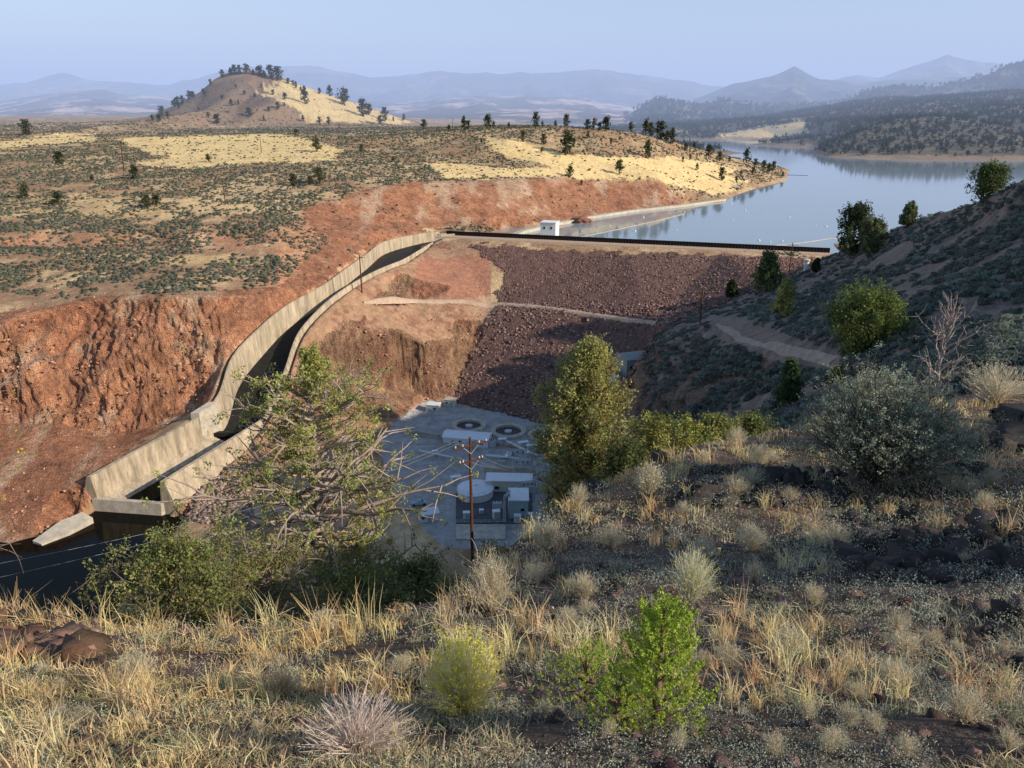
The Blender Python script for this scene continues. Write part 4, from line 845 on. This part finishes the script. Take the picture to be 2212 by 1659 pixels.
for px,py,hp in ((1505,368,18),(1530,338,24),(1555,348,18),(1558,390,34),(1612,352,26),(1630,362,22),(1650,366,20),(1670,370,20),(1475,350,14),(1490,345,14),(1660,372,16),(1690,384,14),(1590,395,14),(1575,350,12),(1500,320,10),(1600,380,12),(1625,378,14),(1480,325,14)): far_tree(px,py,hp,'dark juniper on the headland running down to the reservoir','junipers on the headland',1,1000)
for px,py,hp in ((1130,306,22),(1222,335,42),(1400,342,32),(1230,382,24),(1338,376,28),(1175,312,20),(1270,300,18),(1170,330,12),(1240,318,16),(1040,310,12),(1320,312,14),(1255,400,10)): far_tree(px,py,hp,'dark juniper on the yellow grass above the upper red cut','junipers above the upper red cut')
for px,py,hp in ((58,292,34),(685,328,34),(320,450,32),(55,428,34),(125,442,26),(290,388,28),(128,354,24),(635,402,26),(670,400,22),(692,396,28),(340,442,20),(200,390,12),(450,350,14),(780,330,14),(850,350,14),(640,290,14)): far_tree(px,py,hp,'lone juniper among the sagebrush of the left terrace','junipers scattered on the left terrace',1.25)
N=17000; r=1250+2000*RNG.random(N)**.8; px=1300+1300*RNG.random(N); x=(px-CX)/F*r*.96; z=H(x,r); m=(z>2.5)&(fbm(x/90,r/130,4,.6)>-.3)&(x>250); x,yv,z=x[m],r[m],z[m]
u,v=proj(x,yv,z); m=~inpoly(YEL[5],u,v); x,yv,z=x[m],yv[m],z[m]; N=len(x)
tv,tf,tcx=tris(RNG.normal(size=(26,3))*np.array([.2,.2,.22])+np.array([0,0,.5]),np.full(26,.26),np.ones((26,3)))
def inst(tv,tf,L,S,cols):
    N=len(L); a=RNG.random(N)*6.28; c,s=np.cos(a)[:,None],np.sin(a)[:,None]; X=(tv[None,:,0]*c-tv[None,:,1]*s)*S[:,None]; Y=(tv[None,:,0]*s+tv[None,:,1]*c)*S[:,None]; Zz=tv[None,:,2]*S[:,None]+0*X
    V=np.stack([X,Y,Zz],-1)+L[:,None,:]; return V.reshape(-1,3),(tf[None]+(np.arange(N)*len(tv))[:,None,None]).reshape(-1,3),np.repeat(cols,len(tv),axis=0)
V,f_,c_=inst(tv,tf,np.stack([x,yv,z],1),4+6*RNG.random(N)**1.4,varc((.045,.06,.035),N,.3,.05))
o=link('woodland',mesh_np('woodland',V,f_,M_leaf,c_)); tag(o,'scattered dark woodland covering the hills beyond the lake','woodland',None,'stuff')
fl=VH[:, :, :].reshape(-1,3); fl=fl[(fl[:,0]>250)]; pk=fl[RNG.choice(len(fl),6000)]+RNG.normal(size=(6000,3))*np.array([14,25,0])
V,f_,c_=inst(tv,tf,pk,9+8*RNG.random(6000),varc((.04,.055,.035),6000,.3,.05)); o=link('woodland',mesh_np('woodland',V,f_,M_leaf,c_)); tag(o,'distant woodland speckling the hazy ridges on the right','woodland',None,'stuff')
# ------------------------------------------------------------------ sagebrush
N=120000; Y=270*np.exp(RNG.random(N)**1.15*math.log(1650/270)); px=-150+1900*RNG.random(N); x=(px-CX)/F*Y*.97; z=H(x,Y)
e=2.5; sl=np.hypot((H(x+e,Y)-H(x-e,Y))/(2*e),(H(x,Y+e)-H(x,Y-e))/(2*e)); u,v=proj(x,Y,z)
ym=np.zeros(N,bool); nu=16*fbm(x/12,Y/12,3); nv=9*fbm(x/20+5,Y/20,3)
for k,p in enumerate(YEL):
    if k<6: ym|=inpoly(p,u+nu,v+nv)
thin=RNG.random(N)<.10
noway=inpoly([(955,505),(700,600),(560,700),(440,880),(180,1100),(400,1130),(830,1110),(1300,1170),(1380,800),(1800,560),(1100,500)],u,v)
redz=inpoly(REDP,u+2*nu,v+nv)
dn=fbm(x/16,Y/16,4,.65)+.3*fbm(x/120,Y/120,3)+.12*RNG.normal(size=N)
keep=(z>2)&(sl<.85)&(~noway)&((~ym)|thin)&(dn>np.where(v>400,-.06,-.26))&((v<690)|(u>1350))&((~redz)|(RNG.random(N)<.05))
keep&=(x<60+Y*.45)|(RNG.random(N)<.2); keep&= ~((Y>1250)&(RNG.random(N)<.5))
ta=np.stack([x,Y,z],1)[keep]; sa=(.55+1.0*RNG.random(len(ta))**1.8)*(1+.5*sst(500,1200,ta[:,1])); grpa=np.zeros(len(ta),int)
N=26000; Y=62*np.exp(RNG.random(N)*math.log(330/62)); px=1380+950*RNG.random(N); x=(px-CX)/F*Y*1.03; z=H(x,Y); u,v=proj(x,Y,z)
keep=(fbm(x/12,Y/12,4,.6)>-.2)&~inpoly(DP,u,v)&(u>1390)&(x>22)&(v>390)&(z>-10)&(Y+.28*x<420)&~inpoly([(1530,680),(1600,690),(1820,760),(1820,805),(1700,790),(1530,720)],u,v)
tb=np.stack([x,Y,z],1)[keep]
kk=RNG.random(len(tb))<.6; tb=tb[kk]; sb=.5+.9*RNG.random(len(tb))**1.6
AL=np.concatenate([ta,tb]); AS=np.concatenate([sa,sb]); AG=np.concatenate([grpa,np.ones(len(tb),int)])
dst=np.linalg.norm(AL-np.array([0,0,HC]),axis=1); u,v=proj(AL[:,0],AL[:,1],AL[:,2]); scr=AS/dst*((u>0)&(u<2212)&(v>0)&(v<1300))
cand=np.argsort(-scr)[:3000]; hx,hy,hz,_=hits(u[cand],v[cand]-F*AS[cand]*.5/dst[cand]); vis=hy>AL[cand,1]*.97-1; ind=cand[vis][:300]
print('sagebrush',len(AL),'individual',len(ind))
SGM=[]
for c_ in ((.18,.21,.175),(.155,.18,.15),(.21,.225,.19),(.135,.16,.125)):
    n=190; g=RNG.normal(size=(n,3)); g/=np.linalg.norm(g,axis=1)[:,None]; g[:,2]=np.abs(g[:,2])*.8; g*=(.5+.5*RNG.random((n,1))); V,f_,cc=tris(g,np.full(n,.2),varc(c_,n,.4,.06)); SGM.append(mesh_np('sagebrush',V,f_,M_leaf,cc))
for i in ind:
    o=link('sagebrush',random.choice(SGM),None,AL[i]-np.array([0,0,.08])); s=AS[i]; o.scale=(s,s*random.uniform(.8,1.2),s*random.uniform(.75,1.1)); o.rotation_euler=(0,0,random.random()*6.3)
    if AG[i]: tag(o,'rounded grey green sagebrush on the shaded right hillside','shrub','sagebrush on the right hillside')
    else: tag(o,'rounded grey green sagebrush on the dry left terrace','shrub','sagebrush on the left terrace')
rest=np.setdiff1d(np.arange(len(AL)),ind)
nearr=rest[AG[rest]==1]; farr_=rest[AG[rest]==0]
sv,sf,_=tris((lambda g:(g/np.linalg.norm(g,axis=1)[:,None])*np.array([1,1,.8])*(.5+.4*RNG.random((44,1))))(RNG.normal(size=(44,3))*np.array([1,1,.6])+np.array([0,0,.3])),np.full(44,.36),np.ones((44,3)))
pa=inst(sv,sf,AL[nearr],AS[nearr],varc((.17,.195,.165),len(nearr),.4,.05)); pb=blobs(AL[farr_]+np.array([0,0,.15]),AS[farr_]*.8,varc((.14,.145,.105),len(farr_),.45,.05),.22,.75)
v,f,c=merge([pa,pb]); o=link('sagebrush_cover',mesh_np('sagebrush_cover',v,f,M_leaf,c)); tag(o,'dense low sagebrush scrub covering the terraces and hillsides','scrub',None,'stuff')
# loose rocks
N=5000; u=RNG.random(N)*1100-20; v=620+RNG.random(N)*560; hx,hy,hz,_=hits(u,v); m=(hy>190)&(hz>-50); m&=fbm(hx/9,hy/9,3)>-.02
L=np.stack([hx,hy,hz],1)[m]; ss=[min(np.hypot(SPx-a,SPy-b_)) for a,b_ in L[:,:2]]; L=L[np.array(ss)>15]; m=~((L[:,2]<-45.2)&(L[:,0]>-60)); L=L[m]; S=.15+.5*RNG.random(len(L))**3
V,f_,c_=blobs(L,S,varc((.46,.25,.165),len(L),.4,.06)); o=link('loose_stones',mesh_np('loose_stones',V,f_,M_rockA,c_)); tag(o,'loose reddish stones strewn over the cut slopes','stones',None,'stuff')
N=2600; u=395+170*RNG.random(N); v=985+155*RNG.random(N); m=inpoly([(402,1125),(425,1060),(470,1000),(540,1010),(540,1140)],u,v); hx,hy,hz,_=hits(u[m],v[m]); L=np.stack([hx,hy,hz+.2],1)
V,f_,c_=blobs(L,.3+.65*RNG.random(len(L))**1.6,varc((.29,.21,.17),len(L),.55,.04)); o=link('bank_riprap',mesh_np('bank_riprap',V,f_,M_rockA,c_)); tag(o,'pile of pale boulders between the spillway outlet and the near bank','boulders',None,'stuff')
# ------------------------------------------------------------------ foreground
def near_pts(N,pmin=-150,pmax=2350,ymin=830,ymax=1720):
    u=pmin+(pmax-pmin)*RNG.random(N); v=ymin+(ymax-ymin)*RNG.random(N); hx,hy,hz,_=hits(u,v); m=(hy<34); return u[m],v[m],hx[m],hy[m],hz[m]
def grass(N,bl,hmin,hmax,colf,spread=.06,pm=None,lean=.35,wid=.0016,**kw):
    u,v,x,y,z=near_pts(N,**kw)
    if pm is not None: k=pm(u,v,x,y); u,v,x,y,z=u[k],v[k],x[k],y[k],z[k]
    n=len(x); ds=np.sqrt(x*x+y*y+(HC-z)**2); hh=(hmin+(hmax-hmin)*RNG.random(n)**1.6)*(1+.25*fbm(x/1.5,y/1.5))*np.clip(ds/4.5,.55,1.35)
    hh=np.repeat(hh,bl)*(.55+.55*RNG.random(n*bl)); sp=spread*(1+.5*RNG.random(n)); B=np.stack([x,y,z],1).repeat(bl,0); B[:,:2]+=RNG.normal(size=(n*bl,2))*sp.repeat(bl)[:,None]*np.clip(ds.repeat(bl)/7,.6,3)[:,None]
    B[:,2]=H(B[:,0],B[:,1])-.01
    l=RNG.normal(size=(n*bl,2))*lean; l[:,0]-=.08; T1=B+np.stack([l[:,0]*.3*hh,l[:,1]*.3*hh,.55*hh],1); T2=B+np.stack([l[:,0]*hh,l[:,1]*hh,hh*(1-.25*np.abs(l).sum(1)).clip(.3,1)],1)
    P=np.stack([B,T1,T2],1); w=(wid*(.55+ds/4.5)).repeat(bl)*(.7+.6*RNG.random(n*bl)); W=np.stack([w,w*.8,w*.2],1)
    c=colf(u,v,x,y,n); c=np.repeat(c,bl,0)*(.65+.6*RNG.random((n*bl,1))); return ribbons(P,W,np.clip(c,0,.9))
def gcol(u,v,x,y,n):
    gold=np.array([.78,.56,.29]); grey=np.array([.50,.46,.34]); grn=np.array([.29,.33,.18])
    g=np.clip(1-sst(500,1300,u)*sst(1050,1200,v)+.9*fbm(x/.9,y/.9,3),0,1)[:,None]; c=gold*g+grey*(1-g); k=(RNG.random((n,1))<.16); return np.clip(np.where(k,grn,c)*(1+.24*RNG.normal(size=(n,1))),.04,.9)
patch=lambda u,v,x,y:(fbm(x/.5,y/.5,4,.65)>-.02+.08*sst(900,1500,u)*sst(1050,1200,v)-.15*(1-sst(300,900,u)))
g1=grass(19000,10,.03,.12,gcol,.045,patch,.55)
g2=grass(950,32,.10,.34,lambda u,v,x,y,n:varc((.82,.60,.34),n,.3,.04),.026,lambda u,v,x,y:(fbm(x/1.6+7,y/1.6,3)>-.05),.30)
g3=grass(800,30,.15,.42,lambda u,v,x,y,n:varc((.84,.60,.31),n,.3,.04),.045,lambda u,v,x,y:(v<np.interp(u,ex,ey)+80)&(u<2300),.28,ymin=840,ymax=1400)
g4=grass(1200,18,.06,.19,lambda u,v,x,y,n:varc((.82,.60,.28),n,.35,.06),.045,lambda u,v,x,y:(u<900)&(v>1330)&(fbm(x/.6+3,y/.6,3)>.0),.35,pmax=950,ymin=1300)
v_,f_,c_=merge([g1,g2,g3,g4]); o=link('dry_grass',mesh_np('dry_grass',v_,f_,M_grass,c_)); tag(o,'dry golden and grey grass covering the near slope','grass',None,'stuff')
u,v,x,y,z=near_pts(16000); k=fbm(x/.5+3,y/.5,4)>-.08; x,y,z=x[k],y[k],z[k]; n=len(x); ds=np.hypot(x,y); sca=np.clip(ds/4,.6,3)
g=RNG.normal(size=(n,18,3))*np.array([.03,.03,.0])+np.array([0,0,.01]); g[...,2]+=RNG.random((n,18))*.08
L=np.stack([x,y,z],1)[:,None,:]+g*sca[:,None,None]; V,f_,c_=tris(L.reshape(-1,3),np.repeat(.0052*sca,18),np.repeat(varc((.42,.44,.34),n,.55,.10),18,0))
o=link('low_weeds',mesh_np('low_weeds',V,f_,M_grass,c_)); tag(o,'small grey green weeds between the grass on the near slope','weeds',None,'stuff')
u,v,x,y,z=near_pts(4500); L=np.stack([x,y,z],1); ds=np.hypot(x,y); V,f_,c_=blobs(L,(.006+.04*RNG.random(len(x))**4)*np.clip(ds/3,.7,2.2),varc((.14,.09,.075),len(x),.6,.06),.32); o=link('ground_stones',mesh_np('ground_stones',V,f_,M_rockA,c_)); tag(o,'small dark stones scattered on the near slope','stones',None,'stuff')
N=900; u=-120+380*RNG.random(N); v=1290+140*RNG.random(N); m=(u<240-((v-1330)/1.2)**2*.01)&(RNG.random(N)<1-u/300); hx,hy,hz,_=hits(u[m],v[m]); m2=hy<12; L=np.stack([hx,hy,hz+.03],1)[m2]; V,f_,c_=blobs(L,.05+.13*RNG.random(len(L))**2,varc((.24,.14,.10),len(L),.5,.05),.3); o=link('rubble',mesh_np('rubble',V,f_,M_rockA,c_)); tag(o,'broken brown rubble at the left edge of the brow','rubble',None,'stuff')
def twig_shrub(loc,h,w,n,wc,tipc,wid,tipn,tips,tsz,name,label,up=.6,k2=3):
    az=RNG.random(n)*6.283; rr=RNG.random(n)**.6; L=(.65+.5*RNG.random(n)); X=np.cos(az)*rr*w*.5; Y=np.sin(az)*rr*w*.5; Zt=h*np.sqrt(np.clip(1-rr**2*.75,0.05,1))*L
    B=np.stack([X*.08,Y*.08,0*X],1); M1=np.stack([X*.42,Y*.42,Zt*.5],1)+RNG.normal(size=(n,3))*.04*h; E=np.stack([X,Y,Zt],1)
    parts=[ribbons(np.stack([B,M1,E],1),np.stack([np.full(n,wid*1.8),np.full(n,wid*1.1),np.full(n,wid*.5)],1),varc(wc,n,.3,.04))]
    s=M1.repeat(k2,0)+(E-M1).repeat(k2,0)*RNG.random((n*k2,1)); d=(E-M1).repeat(k2,0)*.45+RNG.normal(size=(n*k2,3))*.16*h*up; e=s+d*(.4+.5*RNG.random((n*k2,1)))
    parts.append(ribbons(np.stack([s,(s+e)/2+RNG.normal(size=s.shape)*.008*h,e],1),np.stack([np.full(n*k2,wid*.8),np.full(n*k2,wid*.6),np.full(n*k2,wid*.3)],1),varc(wc,n*k2,.3,.04)))
    t=thing(name,label,'shrub',loc); v_,f_,c_=merge(parts); link('stems',mesh_np('stems',v_,f_,M_grass,c_),t)
    if tipn:
        al=np.concatenate([E,e]); ce=al[RNG.choice(len(al),tipn)]; ce=ce.repeat(tips,0)+RNG.normal(size=(tipn*tips,3))*tsz*1.6; V,f2,c2=tris(ce,np.full(len(ce),tsz),varc(tipc,len(ce),.3,.06)); link('leaf_flower_tips',mesh_np('leaf_flower_tips',V,f2,M_leaf,c2),t)  # leaves on most shrubs, yellow flowers on the rabbitbrush
    return t
def at(px,py): return hit(px,py)
p=at(1885,1040); dp=p.y*cP+(HC-p.z)*sP; twig_shrub(p,215/F*dp,335/F*dp,900,(.17,.14,.11),(.38,.43,.31),.007,7500,5,.018,'grey_shrub','big rounded grey green twiggy shrub on the right slope',.8,4)
p=at(1000,1545); dp=p.y*cP+(HC-p.z)*sP; t=twig_shrub(p,185/F*dp,175/F*dp,620,(.84,.76,.44),(.90,.74,.05),.0015,520,6,.0055,'rabbitbrush','pale rabbitbrush dotted with yellow flowers at the bottom centre',.5,3)
p=at(1490,1300); dp=p.y*cP+(HC-p.z)*sP; twig_shrub(p,120/F*dp,120/F*dp,360,(.68,.66,.50),(.80,.72,.14),.0022,140,5,.008,'rabbitbrush','pale grey rabbitbrush behind the bright green seedling',.5,3)
p=at(770,1630); dp=p.y*cP+(HC-p.z)*sP; twig_shrub(p,120/F*dp,260/F*dp,300,(.70,.58,.50),(.5,.4,.3),.0014,0,0,.01,'dead_bush','low bush of bleached dead twigs at the bottom left of centre',.9,3)
bp_=None
for px,py,hp,wp,lab in ((950,1262,75,110,'pale yellowish brush on the brow left of the grass tuft'),(1400,1070,70,70,'small pale tuft of brush below the tall juniper'),(2150,870,80,150,'grey brush at the right edge of the brow'),(300,1480,80,90,'pale brush in the golden grass at lower left'),(2080,1560,80,110,'grey brush in the shaded lower right corner'),(620,1500,60,80,'small grey brush left of the rabbitbrush'),(1180,1190,70,80,'grey brush on the brow below the utility pole'),(1700,1420,70,90,'grey brush in the shade right of the seedling'),(1060,1330,150,110,'tall straw coloured brush on the brow above the rabbitbrush'),(1620,1180,50,60,'small grey brush in the middle of the shaded slope'),(1950,1420,60,80,'low grey brush near the lower right'),(700,1370,55,70,'pale straw brush on the brow below the sparse juniper')):
    p=at(px,py); dp=p.y*cP+(HC-p.z)*sP; bt=twig_shrub(p,hp/F*dp,wp/F*dp,200,(.66,.57,.41),(.58,.57,.42),.0003*dp,160,4,.0013*dp,'brush',lab,.6,3)
    if bp_ is None: bp_=bt; bs=hp/F*dp
for px,py,hp in [(random.uniform(1120,2200),random.uniform(1090,1630),random.uniform(25,60)) for _ in range(44)]+[(random.uniform(1500,2200),random.uniform(960,1100),random.uniform(25,50)) for _ in range(14)]+[(random.uniform(60,1000),random.uniform(1400,1600),random.uniform(25,50)) for _ in range(14)]:
    p=at(px,py)
    if p.y>34: continue
    dp=p.y*cP+(HC-p.z)*sP; c=copy_tree(bp_); c.location=p; s=hp/F*dp/bs; c.scale=(s*random.uniform(.6,1.0),s*random.uniform(.6,1.0),s); c.rotation_euler=(0,0,random.random()*6.3); tag(c,'small pale sage clump on the near slope','shrub','pale sage clumps on the near slope')
def seedling(px,py,hp,wp,lab,n=34):
    p=at(px,py); dp=p.y*cP+(HC-p.z)*sP; h=hp/F*dp/.9; w=wp/F*dp*.5; t=thing('juniper_seedling',lab,'seedling',p)
    pp=[];ce=[]
    for i in range(n*7):
        tt=random.random(); az=random.random()*6.28; r=w*1.15*(1-tt)**.45*random.random()**.5*(.75+.5*math.sin(az*3+tt*9)**2); c=np.array([math.cos(az)*r,math.sin(az)*r,.02*h+tt*h*.86]); d=np.array([math.cos(az)*.7,math.sin(az)*.7,1.0]); d/=np.linalg.norm(d); L_=h*.11*random.uniform(.6,1.3)
        q_=RNG.random((44,1)); ce.append(c+d*L_*q_+RNG.normal(size=(44,3))*L_*.13*(1.1-q_))
    for i in range(18):
        az=i*2.4; tt=i/18*.8; pp.append((np.array([[0,0,tt*h*.8],[math.cos(az)*w*.6*(1-tt),math.sin(az)*w*.6*(1-tt),tt*h*.8+.12*h]]),np.array([.008,.003])))
    pp.append((np.array([[0,0,0],[0,0,h*.5],[0,0,h*.9]]),np.array([.018,.012,.004])))
    V,f_=tubes_np(pp,5); link('trunk',mesh_np('trunk',V,f_,M_wood,varc((.2,.13,.09),len(V),.2)),t)
    ce=np.concatenate(ce); V,f_,c_=tris(ce,np.full(len(ce),h*.0105),varc((.38,.48,.075),len(ce),.45,.08)); link('crown',mesh_np('crown',V,f_,M_leaf,c_),t)
seedling(1415,1565,300,190,'bright green juniper seedling, tall upright one at the bottom centre',56)
seedling(1265,1520,150,190,'low bright green juniper sprawling left of the tall seedling',40)
seedling(1335,1575,150,180,'small bright green juniper shoot at the foot of the tall seedling',38)
RK=[rockmesh(1,4,(.06,.05,.045),.7,s) for s in (1,7,13,22)]; RKM=[mesh_np('rock_outcrop',a,b_,M_rockA,c) for a,b_,c in RK]
for px,py,wp,lab in ((1530,1080,48,'dark jagged rock at the left end of the outcrop below the grey shrub'),(1590,1062,44,'dark rock second from the left in the outcrop below the grey shrub'),(1650,1045,48,'dark rock in the middle of the outcrop left of the grey shrub'),(1715,1050,42,'dark rock near the left foot of the grey shrub'),(1790,1062,36,'dark low rock in front of the grey shrub'),(2095,1020,38,'dark upright rock right of the grey shrub'),(2140,985,60,'dark rock between the grey shrub and the right edge'),(2190,965,75,'big dark rock at the right edge beyond the grey shrub'),(2212,915,60,'tall dark rock at the right edge of the brow'),(1870,1165,40,'dark flat rock in the shade below the grey shrub'),(1960,1175,36,'dark rock in the middle of the shaded slope at the right'),(2040,1190,48,'broad dark rock in the shade at the right'),(2140,1230,60,'dark rock near the right edge in the shade'),(60,1375,70,'brown broken rock at the left edge of the brow'),(160,1365,45,'brown rock beside the rubble on the left brow'),(1200,1095,35,'dark rock at the foot of the tall juniper'),(1560,945,34,'dark rock on the far brow before the olive bushes'),(880,1490,26,'small dark rock left of the rabbitbrush'),(1160,1500,14,'small reddish rock between the rabbitbrush and the seedling'),(1350,1015,34,'dark rock beside the tall juniper on the brow'),(1430,1000,30,'dark rock on the brow right of the tall juniper'),(2180,1340,50,'dark stone at the right edge below the shaded rock'),(2190,1450,40,'dark stone at the lower right edge'),(1290,1060,34,'dark rock on the brow right below the tall juniper')):
    p=at(px,py); dp=p.y*cP+(HC-p.z)*sP; o=link('rock_outcrop',random.choice(RKM),None,p); s=wp/F*dp*1.15; o.scale=(s,s*.9,s*random.uniform(.8,1.3)); o.rotation_euler=(random.uniform(-.3,.3),random.uniform(-.3,.3),random.random()*6); tag(o,lab,'rock')
N=420; u=np.concatenate([1480+340*RNG.random(N//2),1820+420*RNG.random(N//2)]); v=np.concatenate([1015+80*RNG.random(N//2),1120+140*RNG.random(N//2)]); hx,hy,hz,_=hits(u,v); L=np.stack([hx,hy,hz+.02],1); V,f_,c_=blobs(L,.05+.17*RNG.random(N)**2.2,varc((.07,.055,.05),N,.4,.04),.35); o=link('lava_rubble',mesh_np('lava_rubble',V,f_,M_rockA,c_)); tag(o,'black broken lava rubble around the outcrops on the near slope','rubble',None,'stuff')
# ------------------------------------------------------------------ sky, haze, sun
SAZ=math.radians(113); SEL=math.radians(27)
s=Vector((math.sin(SAZ)*math.cos(SEL),math.cos(SAZ)*math.cos(SEL),math.sin(SEL)))
ld=bpy.data.lights.new('sun','SUN'); ld.energy=5.0; ld.angle=math.radians(.5); ld.color=(1,.87,.68); lo=bpy.data.objects.new('sun',ld); COL.objects.link(lo); lo.rotation_euler=(-s).to_track_quat('-Z','Y').to_euler()
w=bpy.data.worlds.new('World'); sc.world=w; w.use_nodes=True; nt=w.node_tree; bg=nt.nodes['Background']; sk=nt.nodes.new('ShaderNodeTexSky'); sk.sky_type='NISHITA'; sk.sun_disc=False; sk.sun_elevation=SEL; sk.sun_rotation=SAZ; sk.air_density=1.2; sk.dust_density=.3; sk.ozone_density=2.5
nt.links.new(sk.outputs[0],bg.inputs[0]); bg.inputs[1].default_value=.15
m=bpy.data.materials.new('haze'); m.use_nodes=True; N=m.node_tree.nodes; N.remove(N['Principled BSDF']); L=m.node_tree.links; SIG=.00018
ab_=N.new('ShaderNodeVolumeAbsorption'); ab_.inputs['Color'].default_value=(0,0,0,1); ab_.inputs['Density'].default_value=SIG
em=N.new('ShaderNodeEmission'); em.inputs['Color'].default_value=(.47,.58,.88,1); em.inputs['Strength'].default_value=SIG
ad=N.new('ShaderNodeAddShader'); L.new(ab_.outputs[0],ad.inputs[0]); L.new(em.outputs[0],ad.inputs[1]); L.new(ad.outputs[0],N['Material Output'].inputs['Volume'])
o=MB().box(0,20900,400,60000,40000,1100).build('sky_haze',m); o['kind']='structure'  # box of glowing, absorbing haze that stands in for scattered airlight
sc.view_settings.view_transform='Standard'; sc.view_settings.look='None'; sc.view_settings.exposure=0
